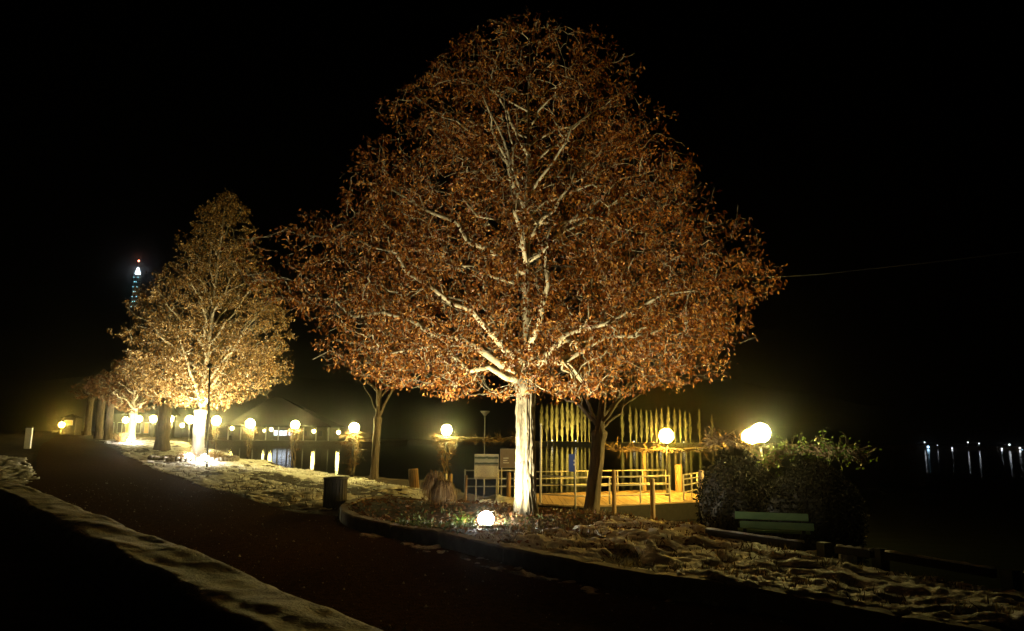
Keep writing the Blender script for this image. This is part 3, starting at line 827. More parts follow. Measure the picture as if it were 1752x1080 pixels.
for k, (px, w) in enumerate([(945, 12000), (985, 13000), (1085, 8000), (1130, 7000), (1170, 5000)]):
    d = 261 if px < 1020 else 247
    p = Vector((X(px, d, 0.42), d, 0.42))
    flood('small floodlight under the poplars across the water, %s from the left' % words[k], p, p + Vector((0, 9, 9)), w, 0.25, 'dome_far', 150, 'floodlights under the poplars', (1, 0.80, 0.20))

# ------------------------------------------------------------------ vines on the lamp posts
def vine(label, foot, top, spread, seed, n_top=60, leaves=250, width=0.16):
    r_ = random.Random(seed); rg = np.random.default_rng(seed)
    t = thing('climbing_vine', label, 'vine', foot, 0, 'vines on the lamp posts')
    h = top - foot.z
    st = MB()
    for k in range(7):
        a0 = r_.uniform(0, 6.28); tw = r_.uniform(3, 7) * r_.choice((-1, 1)); pts = []
        for j in range(15):
            s = j / 14
            rd = width * (0.35 + 0.65 * s ** 1.5) * r_.uniform(0.7, 1.2)
            pts.append((cos(a0 + tw * s) * rd, sin(a0 + tw * s) * rd, -0.1 + (h + 0.05) * s))
        st.tube(pts, [0.022 - 0.012 * j / 14 for j in range(15)], 5)
    st.build('stems', M['vine'], t, True)
    tw_ = MB(); LP = []
    for k in range(n_top):
        a = r_.uniform(0, 6.28); z0 = h * (1 - r_.random() ** 2.2 * 0.85); l = r_.uniform(0.25, 1.0) * spread * (0.35 + 0.65 * (z0 / h))
        d1 = Vector((cos(a), sin(a) * 0.8, r_.uniform(-0.3, 0.45)))
        pts = [Vector((0, 0, z0)) + Vector((cos(a), sin(a), 0)) * width * 0.5]
        for j in range(5):
            d1 = (d1 + Vector((r_.gauss(0, 0.35), r_.gauss(0, 0.35), r_.gauss(-0.16, 0.3)))).normalized()
            pts.append(pts[-1] + d1 * l / 5)
        tw_.tube(pts, [0.010, 0.009, 0.008, 0.006, 0.005, 0.003], 3, cap=False); LP.extend(pts[1:])
    stuff(tw_.build('twigs', M['vine'], t))
    if leaves:
        P = np.array([LP[r_.randrange(len(LP))] for _ in range(leaves)]) + rg.normal(0, 0.03, (leaves, 3))
        d_ = rg.normal(size=(leaves, 3)); d_[:, 2] -= 0.8; d_ /= np.linalg.norm(d_, axis=1, keepdims=True)
        v, f = leaf_cloud(P, d_, rg.uniform(0.05, 0.10, leaves), rg.uniform(0.03, 0.05, leaves), rg)
        stuff(np_mesh('foliage', v, f, M['leaf_dull'], t))
    return t
vl = {764: ('thick twisted vine climbing the lamp post behind the straw clump', 0.75, 90, 500, 0.26), 606: ('spreading vine on the lamp post left of the slim dim trunk', 0.95, 90, 600, 0.24),
      505: ('dark vine trunk on the lamp post in front of the pavilion', 0.6, 60, 300, 0.26), 428: ('drooping long leaved vine on the lamp post left of the pavilion roof', 0.9, 70, 420, 0.22),
      370: ('vine on the lamp post right of the thin black pole', 0.5, 50, 260, 0.28), 290: ('vine on the lamp post right of the thick dark trunk', 0.5, 50, 260, 0.28)}
for px, (lab, sp, nt_, lv, wd) in vl.items():
    g, z = LAMPPOS[px]
    vine(lab, Vector((g.x, g.y + 0.02, z)), g.z - 0.30, sp, px, nt_, lv, wd)

def garland(label, pts, seed, strands=9, thick=0.10, twigs=120, leaves=500, leafm='leaf_dull', stemm='vine'):
    r_ = random.Random(seed); rg = np.random.default_rng(seed)
    P = smooth_line(pts, 8); o = Vector(pts[0])
    t = thing('vine_garland', label, 'vine', o, 0, 'vine garlands strung along the shore')
    mb = MB(); tw_ = MB(); LP = []
    for k in range(strands):
        ph = r_.uniform(0, 6.28); tw = r_.uniform(0.5, 1.3)
        q = [p - o + Vector((r_.gauss(0, 0.4), cos(ph + tw * j), sin(ph + tw * j))) * thick * r_.uniform(0.4, 1.3) for j, p in enumerate(P)]
        mb.tube(q, r_.uniform(0.008, 0.022), 5)
    mb.build('stems', M[stemm], t, True)
    for k in range(twigs):
        p = P[r_.randrange(len(P))] - o
        d1 = Vector((r_.gauss(0, 0.8), r_.gauss(0, 0.5), r_.uniform(-0.4, 1.0))).normalized(); l = r_.uniform(0.15, 0.5); q = [p]
        for j in range(4):
            d1 = (d1 + Vector((r_.gauss(0, 0.4), r_.gauss(0, 0.3), r_.gauss(0, 0.3)))).normalized(); q.append(q[-1] + d1 * l / 4)
        tw_.tube(q, [0.010, 0.008, 0.007, 0.005, 0.003], 3, cap=False); LP.extend(q)
    stuff(tw_.build('twigs', M['vine'], t))
    A = np.array([LP[r_.randrange(len(LP))] for _ in range(leaves)]) + rg.normal(0, 0.04, (leaves, 3))
    d_ = rg.normal(size=(leaves, 3)); d_ /= np.linalg.norm(d_, axis=1, keepdims=True)
    v, f = leaf_cloud(A, d_, rg.uniform(0.05, 0.09, leaves), rg.uniform(0.025, 0.05, leaves), rg)
    stuff(np_mesh('foliage', v, f, M[leafm], t))
    return t
g7 = LAMPPOS[764][0]; g11 = LAMPPOS[1140][0]; g12 = LAMPPOS[1295][0]
garland('lit vine garland running right from the lamp over the straw clump', [g7 + Vector((-0.6, 0, -0.35)), D(800, 752, 32.5), D(840, 753, 32), D(885, 752, 31.5), D(905, 757, 31)], 91, 8, 0.10, 150, 120)
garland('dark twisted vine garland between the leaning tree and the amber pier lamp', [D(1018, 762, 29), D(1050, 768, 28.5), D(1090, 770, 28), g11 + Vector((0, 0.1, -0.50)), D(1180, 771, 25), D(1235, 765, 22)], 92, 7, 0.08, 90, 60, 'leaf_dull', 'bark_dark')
garland('bright vine garland on top of the left dark hedge by the brightest lamp', [D(1210, 757, 18.2), D(1240, 755, 18.2), D(1275, 762, 18.3), D(1305, 790, 18.2), D(1325, 790, 18.0)], 93, 10, 0.10, 170, 300)
garland('mossy vine garland along the top of the right dark hedge', [D(1308, 800, 17.6), D(1335, 776, 17.2), D(1370, 770, 16.8), D(1410, 771, 16.3), D(1445, 776, 15.9), D(1482, 786, 15.6)], 94, 10, 0.10, 220, 1100, 'grass')

# dark hedges
def hedge(label, c, size, seed, n=9000, lop=None):
    rg = np.random.default_rng(seed)
    t = thing('hedge', label, 'hedge', c, 0, 'dark hedges by the water')
    sx_, sy_, sz_ = size
    nu, nv = 40, 18
    vs = []
    for j in range(nv + 1):
        ph = j / nv
        for k in range(nu):
            a = 2 * pi * k / nu
            rr_ = (1 - max(0, ph - 0.45) ** 2.4 * 3.2) if ph > 0.45 else 1.0
            rr_ = max(0.02, rr_) * (1 + 0.08 * sin(3 * a + seed) + 0.06 * sin(5 * a + 7 * ph) + 0.05 * sin(9 * a - 5 * ph))
            vs.append((cos(a) * sx_ * rr_, sin(a) * sy_ * rr_, ph * sz_ * (1 + 0.05 * sin(2 * a + seed)) - 0.15))
    vs = np.array(vs)
    fs = [(j * nu + k, j * nu + (k + 1) % nu, (j + 1) * nu + (k + 1) % nu, (j + 1) * nu + k) for j in range(nv) for k in range(nu)]
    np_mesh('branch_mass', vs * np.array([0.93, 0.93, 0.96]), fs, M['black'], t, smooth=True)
    fi = rg.integers(0, len(fs), n); F = np.array(fs)
    w = rg.dirichlet((1, 1, 1, 1), n)
    P = (vs[F[fi]] * w[:, :, None]).sum(1) * (1 + rg.normal(0, 0.035, (n, 1)))
    d_ = rg.normal(size=(n, 3)); d_[:, 2] -= 0.4; d_ /= np.linalg.norm(d_, axis=1, keepdims=True)
    L = rg.uniform(0.04, 0.085, n)
    v, f = leaf_cloud(P, d_, L, L * 0.6, rg)
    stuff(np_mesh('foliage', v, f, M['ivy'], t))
    return t
hz1 = -0.5
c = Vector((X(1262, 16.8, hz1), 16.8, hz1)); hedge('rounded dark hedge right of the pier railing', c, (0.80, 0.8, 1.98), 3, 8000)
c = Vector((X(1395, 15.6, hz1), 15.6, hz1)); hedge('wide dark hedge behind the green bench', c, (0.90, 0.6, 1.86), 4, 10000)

# ------------------------------------------------------------------ pier
DZ = -0.25
t = thing('pier', 'flat wooden pier deck lit amber behind the trees', 'pier', (0, 0, 0))
dk_px = [(905, 861), (1000, 866), (1100, 862), (1197, 857), (1197, 846), (1146, 838), (1000, 842), (905, 845)]
dk = [G(px, py, DZ) for px, py in dk_px]
b = MB()
x0, x1 = min(p.x for p in dk), max(p.x for p in dk); pw = 0.145
poly_d = [(p.x, p.y) for p in dk]
k = 0; x = x0
while x < x1:
    xm = min(x + pw / 2, x1 - 0.01)
    ys = []
    for a, c in zip(poly_d, poly_d[1:] + poly_d[:1]):
        if (a[0] > xm) != (c[0] > xm): ys.append(a[1] + (xm - a[0]) / (c[0] - a[0]) * (c[1] - a[1]))
    if len(ys) >= 2:
        y0, y1 = min(ys), max(ys)
        b.box((xm, (y0 + y1) / 2, DZ - 0.02 + 0.004 * ((k * 7) % 3 - 1)), (pw - 0.008, y1 - y0, 0.04))
    x += pw; k += 1
b.build('decking', M['deck'], t)
b = MB(); n = len(dk)
b.add([(p.x * 0.998, p.y, DZ - 0.05) for p in dk] + [(p.x * 0.998, p.y, DZ - 0.75) for p in dk], [tuple(range(n))] + [(k, (k + 1) % n, n + (k + 1) % n, n + k) for k in range(n)])
b.build('frame', M['black'], t)

def railing(label, pts, rails, posts_h, group='steel railings of the pier', r=0.022):
    pts = [Vector(p) for p in pts]; o = pts[0]
    t = thing('railing', label, 'railing', o, 0, group)
    for p in pts:
        q = p - o; MB().tube([q, q + Vector((0, 0, posts_h))], r * 1.15, 7).build('post', M['steel'], t, True)
    for h in rails:
        MB().tube([p - o + Vector((0, 0, h)) for p in pts], r * 0.9, 6).build('rail', M['steel'], t, True)
    return t
railing('near steel railing between the lit trunk and the leaning tree', [G(924, 860, DZ), G(984, 864, DZ), G(1043, 863, DZ)], (0.25, 0.55, 0.80), 0.82)
railing('near steel railing between the two wooden posts of the pier', [G(1053, 863, DZ), G(1096, 861, DZ), G(1146, 859, DZ)], (0.25, 0.55, 0.80), 0.82)
railing('far steel railing along the water side of the pier', [G(px, py, DZ) for px, py in [(907, 845.5), (960, 844), (1005, 842.5), (1057, 841), (1100, 840), (1140, 839)]], (0.28, 0.52, 0.76), 0.78)
railing('steel railing at the right end of the pier beside the hedge', [G(1170, 856, DZ), G(1184, 853, DZ), G(1194, 850, DZ), G(1224, 846, DZ)], (0.25, 0.47, 0.66, 0.80), 0.82)
railing('low steel railing under the info boards left of the lit trunk', [D(px, py, 25.2) for px, py in [(795, 846), (828, 846), (852, 846), (880, 846)]], (0.25, 0.5, 0.76), 0.80)
def pile(label, px, y0, y1, d, w, m='wood'):
    a = D(px, y1, d); c = D(px, y0, d); r = w / FPX * d / 2
    t = MB().lathe([(r, -0.8), (r * 1.03, 0.1), (r, (c.z - a.z) - 0.02), (r * 0.9, c.z - a.z), (r * 0.3, c.z - a.z + 0.004)], (0, 0, 0), 12).build('mooring_post', M[m], None, True)
    t.location = a; tag(t, label, 'post', 'wooden mooring posts')
pile('wooden post right of the leaning tree at the pier edge', 1051, 805, 874, 20.6, 7)
pile('short wooden post in front of the pier railing, right of centre', 1117, 819, 878, 19.4, 8)
pile('wooden post at the right pier end beside the hedge', 1201, 805, 868, 19.6, 8)
pile('tall pale mooring post rising from the back of the pier', 1103, 772, 842, 29.5, 6)
pile('thick brown mooring post behind the right end of the pier', 1162, 795, 845, 29.0, 12)
pile('pale wooden post under the info boards left of the lit trunk', 870, 808, 846, 24.7, 7)
pile('thin white post right of the straw clump', 763, 811, 830, 28.5, 4, 'white')
pile('short grey post right of the straw clump', 771, 811, 830, 28.9, 6)
pile('short wooden post at the left end of the low railing', 797, 813, 846, 25.0, 4)

# tall white pole, blue sign, ladder frame, info boards
a = G(925, 861, DZ); hp = D(925, 727, a.y).z - a.z
t = thing('white_pole', 'tall thin white pole just right of the lit trunk', 'pole', a)
MB().tube([(0, 0, -0.1), (0, 0, hp)], 0.028, 8).build('shaft', M['white'], t, True)
MB().lathe([(0.03, hp), (0.04, hp + 0.01), (0.025, hp + 0.04)], n=8).build('cap', M['white'], t, True)
a = G(984, 866, DZ) + Vector((0, -0.08, 0)); hp = D(984, 777, a.y).z - a.z; w = 10.5 / FPX * a.y; s0 = D(984, 807, a.y).z - a.z
t = thing('blue_sign', 'narrow blue sign on a steel post at the pier railing', 'sign', a)
MB().tube([(0, 0, -0.1), (0, 0, hp)], 0.025, 8).build('post', M['steel'], t, True)
pn = MB().box((-w * 0.55, 0, (hp + s0) / 2), (w, 0.03, hp - s0)).build('panel', M['blue'], t)
for k in (0.40, 0.62):
    MB().box((-w * 0.18, -0.018, s0 + (hp - s0) * k), (w * 0.16, 0.006, 0.05)).build('white_mark', M['white'], pn)
ld0 = D(942, 790, 33); t = thing('ladder_frame', 'dark steel ladder frame standing in the water behind the lit trunk', 'ladder', (ld0.x, ld0.y, WATER_Z))
hL = D(942, 735, 33).z - WATER_Z; wl = 10 / FPX * 33
for s in (-1, 1): MB().tube([(s * wl / 2, 0, -0.5), (s * wl / 2, 0, hL)], 0.025, 6).build('rail', M['black'], t)
for k in range(9): MB().tube([(-wl / 2, 0, 0.25 + k * 0.25), (wl / 2, 0, 0.25 + k * 0.25)], 0.014, 5).build('rung', M['black'], t)

def print_mat(name, paper, bands):
    """printed sheet: picture bands on top, text lines beneath (flat print)"""
    m, t_, b_ = new_mat(name)
    co = t_.nodes.new('ShaderNodeTexCoord'); sp = t_.nodes.new('ShaderNodeSeparateXYZ')
    n = t_.nodes.new('ShaderNodeTexNoise'); n.inputs['Scale'].default_value = 3.5; n.inputs['Detail'].default_value = 6
    t_.links.new(co.outputs['Generated'], n.inputs['Vector']); t_.links.new(co.outputs['Generated'], sp.inputs[0])
    ma = t_.nodes.new('ShaderNodeMath'); ma.operation = 'MULTIPLY_ADD'; ma.inputs[1].default_value = 0.10; t_.links.new(n.outputs[0], ma.inputs[0])
    sb = t_.nodes.new('ShaderNodeMath'); sb.operation = 'SUBTRACT'; sb.inputs[1].default_value = 0.05; t_.links.new(sp.outputs['Z'], sb.inputs[0]); t_.links.new(sb.outputs[0], ma.inputs[2])
    r = t_.nodes.new('ShaderNodeValToRGB'); r.color_ramp.interpolation = 'CONSTANT'; el = r.color_ramp.elements
    while len(el) < len(bands): el.new(0.5)
    for i_, (p_, c_) in enumerate(bands): el[i_].position = p_; el[i_].color = (*c_, 1)
    t_.links.new(ma.outputs[0], r.inputs[0])
    # text lines in the paper part
    mp = t_.nodes.new('ShaderNodeMapping'); mp.inputs['Scale'].default_value = (9, 1, 26); t_.links.new(co.outputs['Generated'], mp.inputs[0])
    n2 = t_.nodes.new('ShaderNodeTexNoise'); n2.inputs['Scale'].default_value = 2.0; t_.links.new(mp.outputs[0], n2.inputs['Vector'])
    gt = t_.nodes.new('ShaderNodeMath'); gt.operation = 'GREATER_THAN'; gt.inputs[1].default_value = 0.56; t_.links.new(n2.outputs[0], gt.inputs[0])
    lt = t_.nodes.new('ShaderNodeMath'); lt.operation = 'LESS_THAN'; lt.inputs[1].default_value = 0.50; t_.links.new(sp.outputs['Z'], lt.inputs[0])
    mu = t_.nodes.new('ShaderNodeMath'); mu.operation = 'MULTIPLY'; t_.links.new(gt.outputs[0], mu.inputs[0]); t_.links.new(lt.outputs[0], mu.inputs[1])
    m2 = t_.nodes.new('ShaderNodeMath'); m2.operation = 'MULTIPLY'; m2.inputs[1].default_value = 0.55; t_.links.new(mu.outputs[0], m2.inputs[0])
    mx = t_.nodes.new('ShaderNodeMix'); mx.data_type = 'RGBA'; t_.links.new(m2.outputs[0], mx.inputs['Factor']); t_.links.new(r.outputs[0], mx.inputs['A']); mx.inputs['B'].default_value = (0.2, 0.2, 0.16, 1)
    t_.links.new(mx.outputs['Result'], b_.inputs['Base Color']); b_.inputs['Roughness'].default_value = 0.45
    return m
pap = (0.80, 0.78, 0.58)
M['print1'] = print_mat('printed_map', pap, [(0.0, (0.50, 0.48, 0.34)), (0.06, pap), (0.52, (0.28, 0.27, 0.18)), (0.58, (0.05, 0.08, 0.04)), (0.66, (0.45, 0.47, 0.40)), (0.76, (0.36, 0.40, 0.34)), (0.82, (0.06, 0.09, 0.05)), (0.90, (0.50, 0.53, 0.48)), (0.97, pap)])
def board(label, px0, px1, py0, py1, d, m, tilt=0.0, post_base=846):
    a = D((px0 + px1) / 2, py1, d); c = D((px0 + px1) / 2, py0, d)
    w = (px1 - px0) / FPX * d; h = c.z - a.z; base = D((px0 + px1) / 2, post_base, d)
    t = thing('info_board', label, 'board', base)
    z0 = a.z - base.z
    MB().box((0, 0, z0 + h / 2), (w, 0.03, h)).build('backing_panel', M['steel'], t)
    MB().box((0, -0.02, z0 + h / 2), (w * 0.97, 0.008, h * 0.97)).build('printed_sheet', M[m], t)
    for s in (-1, 1): MB().tube([(s * w * 0.42, 0.035, -0.2), (s * w * 0.42, 0.035, z0 + h * 0.9)], 0.022, 7).build('post', M['steel'], t, True)
    return t
board('pale info board printed with a lake picture and text, left of the lit trunk', 811, 852, 777, 819, 24.6, 'print1')
M['grey_print'] = mat('grey_print', (0.20, 0.16, 0.12), (0.16, 0.13, 0.10), 4, 0.5)
t = board('darker grey brown info board half hidden behind the lit trunk', 855, 892, 768, 801, 25.6, 'grey_print')
a = D(862, 788, 25.6)
for k, (py, w) in enumerate([(784, 9), (788, 7), (792, 10)]):
    q = D(861 + w / 2, py, 25.57) - t.location
    MB().box((q.x, -0.0255, q.z), (w / FPX * 25.6, 0.003, 0.022)).build('text_line', M['white'], t)

# ------------------------------------------------------------------ bins, bench, rail, plants
def slat_bin(label, px, y0, y1, d, w, m, tilt=0.0, n=22):
    a = D(px, y1, d); a.z = H(a.x, a.y); c = D(px, y0, d); r = w / FPX * d / 2; h = c.z - a.z
    t = thing('slatted_bin', label, 'bin', a)
    if tilt: t.rotation_euler = (0, tilt, 0)
    MB().lathe([(r * 0.80, 0.02), (r * 0.84, h * 0.96), (r * 0.80, h * 0.96), (r * 0.76, 0.06)], n=20).build('liner', M['black'], t, True)
    for k in (0.18, 0.82): MB().lathe([(r * 0.86, h * k), (r * 0.90, h * k), (r * 0.90, h * k + 0.04), (r * 0.86, h * k + 0.04)], n=20).build('hoop', M['black'], t)
    me = None
    for k in range(n):
        an = 2 * pi * k / n
        if me is None:
            o = MB().box((0, 0, h / 2), (0.022, 2 * pi * r / n * 0.72, h)).build('slat', M[m], t); me = o.data
        else: o = link('slat', me, t)
        o.location = (cos(an) * r * 0.93, sin(an) * r * 0.93, 0.0); o.rotation_euler = (0, 0, an)
    MB().lathe([(r * 0.99, h), (r * 1.02, h + 0.015), (r * 0.99, h + 0.045), (r * 0.80, h + 0.05), (r * 0.78, h + 0.01)], n=24).build('rim', M[m], t)
    return t
slat_bin('dark slatted litter bin beside the path at the end of the raised bed', 572, 820, 876, 18.6, 40, 'bin')
slat_bin('small tilted slatted tub standing at the water left of the straw clump', 709, 804, 832, 27.6, 17, 'wood', -0.10, 14)

def blade_plant(name, label, base, n, L, spread, wd, m, seed, up=1.2, cat='plant', group=None, part='blades', droop=1.0):
    rg = np.random.default_rng(seed)
    V, F = [], []
    az = rg.uniform(0, 2 * pi, n); el = rg.uniform(0.15, 1.0, n); ln = rg.uniform(0.6, 1.0, n) * L
    rootr = np.sqrt(rg.uniform(0, 1, n)) * spread * 0.35
    ns_ = 6
    for k in range(n):
        ca, sa = cos(az[k]), sin(az[k]); p = Vector((ca * rootr[k], sa * rootr[k], 0)); vel = Vector((ca * (1 - el[k]) * 0.9 + ca * 0.15, sa * (1 - el[k]) * 0.9 + sa * 0.15, up * el[k] + 0.2)).normalized()
        b0 = len(V); tw = rg.uniform(-0.6, 0.6); sd = Vector((-sin(az[k] + tw), cos(az[k] + tw), 0))
        for j in range(ns_):
            w_ = wd * (1 - j / (ns_ - 0.6)) * 0.5
            V.append(p + sd * w_); V.append(p - sd * w_)
            vel = (vel + Vector((ca * 0.10, sa * 0.10, -0.34 * droop))).normalized()
            p = p + vel * ln[k] / (ns_ - 1)
            p.z = max(p.z, 0.015)
        F += [(b0 + 2 * j, b0 + 2 * j + 1, b0 + 2 * j + 3, b0 + 2 * j + 2) for j in range(ns_ - 1)]
    t = thing(name, label, cat, base, 0, group)
    o = np_mesh(part, np.array([tuple(v) for v in V]), np.array(F), M[m], t)
    stuff(o)
    return t
def straw_mound(label, base, tufts, n, seed, wd=0.012):
    """tufts: (dx, dy, radius, height) of rounded mops of bent dry grass"""
    rg = np.random.default_rng(seed); V, F = [], []
    for (dx, dy, R_, h_) in tufts:
        for k in range(n):
            az = rg.uniform(0, 6.283); q = rg.uniform(0.35, 1.0) ** 0.6; hq = h_ * (math.sqrt(max(0.05, 1 - (q * 0.82) ** 2))) * rg.uniform(0.9, 1.08); end = rg.uniform(0.02, 0.6) * h_
            az2 = az + rg.normal(0, 0.25)
            c = [Vector((cos(az) * 0.12 * R_, sin(az) * 0.12 * R_, 0)), Vector((cos(az) * 0.30 * R_ * q, sin(az) * 0.30 * R_ * q, hq * 0.86)), Vector((cos(az2) * 0.72 * R_ * q, sin(az2) * 0.72 * R_ * q, hq)),
                 Vector((cos(az2) * R_ * q, sin(az2) * R_ * q, hq * 0.62 + end * 0.25)), Vector((cos(az2) * R_ * (q + 0.05), sin(az2) * R_ * (q + 0.05), min(end, hq * 0.5)))]
            P_ = smooth_line(c, 2); b0 = len(V); sd = Vector((-sin(az2), cos(az2), 0))
            for j, p_ in enumerate(P_):
                w_ = wd * (1 - 0.75 * j / len(P_)) / 2; o_ = Vector((dx, dy, 0))
                V.append(p_ + o_ + sd * w_); V.append(p_ + o_ - sd * w_)
            F += [(b0 + 2 * j, b0 + 2 * j + 1, b0 + 2 * j + 3, b0 + 2 * j + 2) for j in range(len(P_) - 1)]
    t = thing('straw_clump', label, 'plant', base, 0, 'dry grass clumps')
    stuff(np_mesh('blades', np.array([tuple(v) for v in V]), np.array(F), M['straw'], t))
p = D(750, 868, 17.0); p.z = H(p.x, p.y)
straw_mound('shaggy round clump of bent dry brown grass on the raised bed', p, [(-0.12, 0.22, 0.33, 0.78), (0.12, -0.08, 0.30, 0.60)], 300, 3, 0.026)
p = on(320, 41); blade_plant('straw_clump', 'dry grass clump at the left foot of the conical tree', p + Vector((0, 0, 0)), 500, 1.2, 0.9, 0.03, 'straw', 8, 1.3, group='dry grass clumps')
p = on(366, 41.5); blade_plant('straw_clump', 'dry grass clump at the right foot of the conical tree', p, 500, 1.3, 1.0, 0.03, 'straw', 9, 1.3, group='dry grass clumps')
p = on(205, 62); blade_plant('straw_clump', 'tall tan grass clump left of the small floodlit trunk', p, 300, 1.2, 0.9, 0.05, 'straw', 10, 1.6, group='dry grass clumps', droop=0.6)
p = G(787, 885, 0.2); p.z = H(p.x, p.y)
blade_plant('green_plant', 'bright green strappy plant left of the round floodlight', p, 70, 0.36, 0.25, 0.022, 'grass', 4, 1.4)
p = G(812, 893, 0.2); p.z = H(p.x, p.y)
blade_plant('green_plant', 'small tuft of green grass touching the round floodlight', p, 60, 0.18, 0.25, 0.014, 'grass', 5, 1.4)

# fallen leaves on the bed
rg = np.random.default_rng(77); n = 9000
ux = rg.uniform(-5.5, 7, n); uy = rg.uniform(10.8, 20, n)
ok = inside(BED, ux, uy) & inside(LAND, ux, uy) & (rg.uniform(0, 1, n) < 0.85 * np.exp(-((ux - TREE.x) ** 2 + (uy - TREE.y) ** 2) / 22))
ux, uy = ux[ok], uy[ok]; n = len(ux)
P = np.stack([ux, uy, height(ux, uy) + 0.03 + rg.uniform(0, 0.03, n)], 1)
d_ = rg.normal(size=(n, 3)); d_[:, 2] *= 0.25; d_ /= np.linalg.norm(d_, axis=1, keepdims=True)
L = rg.uniform(0.06, 0.12, n); v, f = leaf_cloud(P, d_, L, L * 0.5, rg)
o = stuff(np_mesh('fallen_leaves', v, f, M['leaf_dull']))
# low green ground cover round the floodlight
n = 1700; ux = fp.x + rg.normal(-0.6, 0.8, n); uy = fp.y + rg.normal(-0.5, 0.8, n)
ok = inside(BED, ux, uy) & (fbm(ux * 2.2, uy * 2.2, 61, 2) > 0.47) & (np.hypot(ux - fp.x, uy - fp.y) > 0.3); ux, uy = ux[ok], uy[ok]; n = len(ux)
P = np.stack([ux, uy, height(ux, uy) + 0.02 + rg.uniform(0, 0.05, n)], 1)
d_ = rg.normal(size=(n, 3)); d_[:, 2] = np.abs(d_[:, 2]) + 0.3; d_ /= np.linalg.norm(d_, axis=1, keepdims=True)
L = rg.uniform(0.04, 0.10, n); v, f = leaf_cloud(P, d_, L, L * 0.4, rg)
M['cover'] = leaf_mat('cover_leaf', [(0.022, 0.030, 0.008), (0.04, 0.055, 0.012), (0.06, 0.075, 0.018)], 0.2)
stuff(np_mesh('ground_cover', v, f, M['cover']))

# grit, slush clods and stray leaves on the path
ng = 9000
gx_, gy_ = rg.uniform(-14, 6, ng), 4.5 + 24 * rg.uniform(0, 1, ng) ** 1.5
ok = inside(PATH_POLY, gx_, gy_) & ~inside(BED, gx_, gy_); gx_, gy_ = gx_[ok], gy_[ok]; ng = len(gx_)
sz_ = 0.006 + 0.022 * rg.uniform(0, 1, ng) ** 5
tet = np.array([[-1, -0.8, -0.4], [1.1, -0.6, -0.4], [0, 1, -0.4], [0.1, 0, 0.9]])
ang_ = rg.uniform(0, 6.28, ng); ca_, sa_ = np.cos(ang_), np.sin(ang_)
V = np.stack([tet[None, :, 0] * ca_[:, None] - tet[None, :, 1] * sa_[:, None], tet[None, :, 0] * sa_[:, None] + tet[None, :, 1] * ca_[:, None], np.repeat(tet[None, :, 2], ng, 0)], 2) * sz_[:, None, None]
V = V + np.stack([gx_, gy_, T(gx_, gy_) + 0.038], 1)[:, None, :]
k4 = np.arange(ng)[:, None] * 4
M['grit'] = leaf_mat('road_grit', [(0.05, 0.04, 0.03), (0.14, 0.11, 0.08), (0.45, 0.42, 0.36)], 0.0, 0.8, 0.2)
stuff(np_mesh('road_grit', V.reshape(-1, 3), np.concatenate([k4 + np.array([[0, 1, 3]]), k4 + np.array([[1, 2, 3]]), k4 + np.array([[2, 0, 3]])], 1).reshape(-1, 3), M['grit']))

# dry grass blades and leaves poking through the thin snow
n = 26000
ux = np.concatenate([rg.uniform(-18, -1, n // 2), rg.uniform(-1, 8, n // 2)]); uy = np.concatenate([rg.uniform(17, 48, n // 2), rg.uniform(7, 19, n // 2)])
ok = (inside(MEADOW, ux, uy) | inside(RIGHTS, ux, uy)) & inside(LAND, ux, uy) & (fbm(ux * 1.4, uy * 1.4, 71, 3) > 0.56); ux, uy = ux[ok], uy[ok]; n = len(ux)
P = np.stack([ux, uy, height(ux, uy) - 0.01], 1)
d_ = rg.normal(size=(n, 3)) * 0.55; d_[:, 2] = 1; d_ /= np.linalg.norm(d_, axis=1, keepdims=True)
L = rg.uniform(0.06, 0.17, n); v, f = leaf_cloud(P, d_, L, rg.uniform(0.008, 0.02, n), rg)
M['dry'] = leaf_mat('dry_grass_blade', [(0.06, 0.042, 0.016), (0.12, 0.085, 0.03), (0.24, 0.18, 0.07)], 0.2)
stuff(np_mesh('dry_grass', v, f, M['dry']))

# green bench
bp = on(1325, 14.0); bw = 116 / FPX * 14.0
t = thing('park_bench', 'green two slat bench in front of the dark hedge', 'bench', bp, rad(-16))
zt = D(1325, 878, 14.0).z - bp.z; zb = D(1325, 906, 14.0).z - bp.z
sh_ = (zt - zb - 0.03) / 2
for k in range(2):
    zc = zb + sh_ / 2 + k * (sh_ + 0.03)
    MB().box((0.04 - 0.08 * k, 0.07 * (k - 0.5), zc), (bw, 0.035, sh_), 0, ('X', -0.3)).build('back_slat', M['green'], t)
for k in range(3): MB().box((0, 0.18 + k * 0.13, zb - 0.06), (bw, 0.11, 0.035)).build('seat_slat', M['green'], t)
for s in (-1, 1):
    MB().box((s * bw * 0.40, 0.06, (zt - 0.05) / 2), (0.06, 0.06, zt - 0.05), 0, ('X', -0.12)).build('leg', M['black'], t)
    MB().box((s * bw * 0.40, 0.45, (zb - 0.09) / 2), (0.06, 0.06, zb - 0.09)).build('leg', M['black'], t)

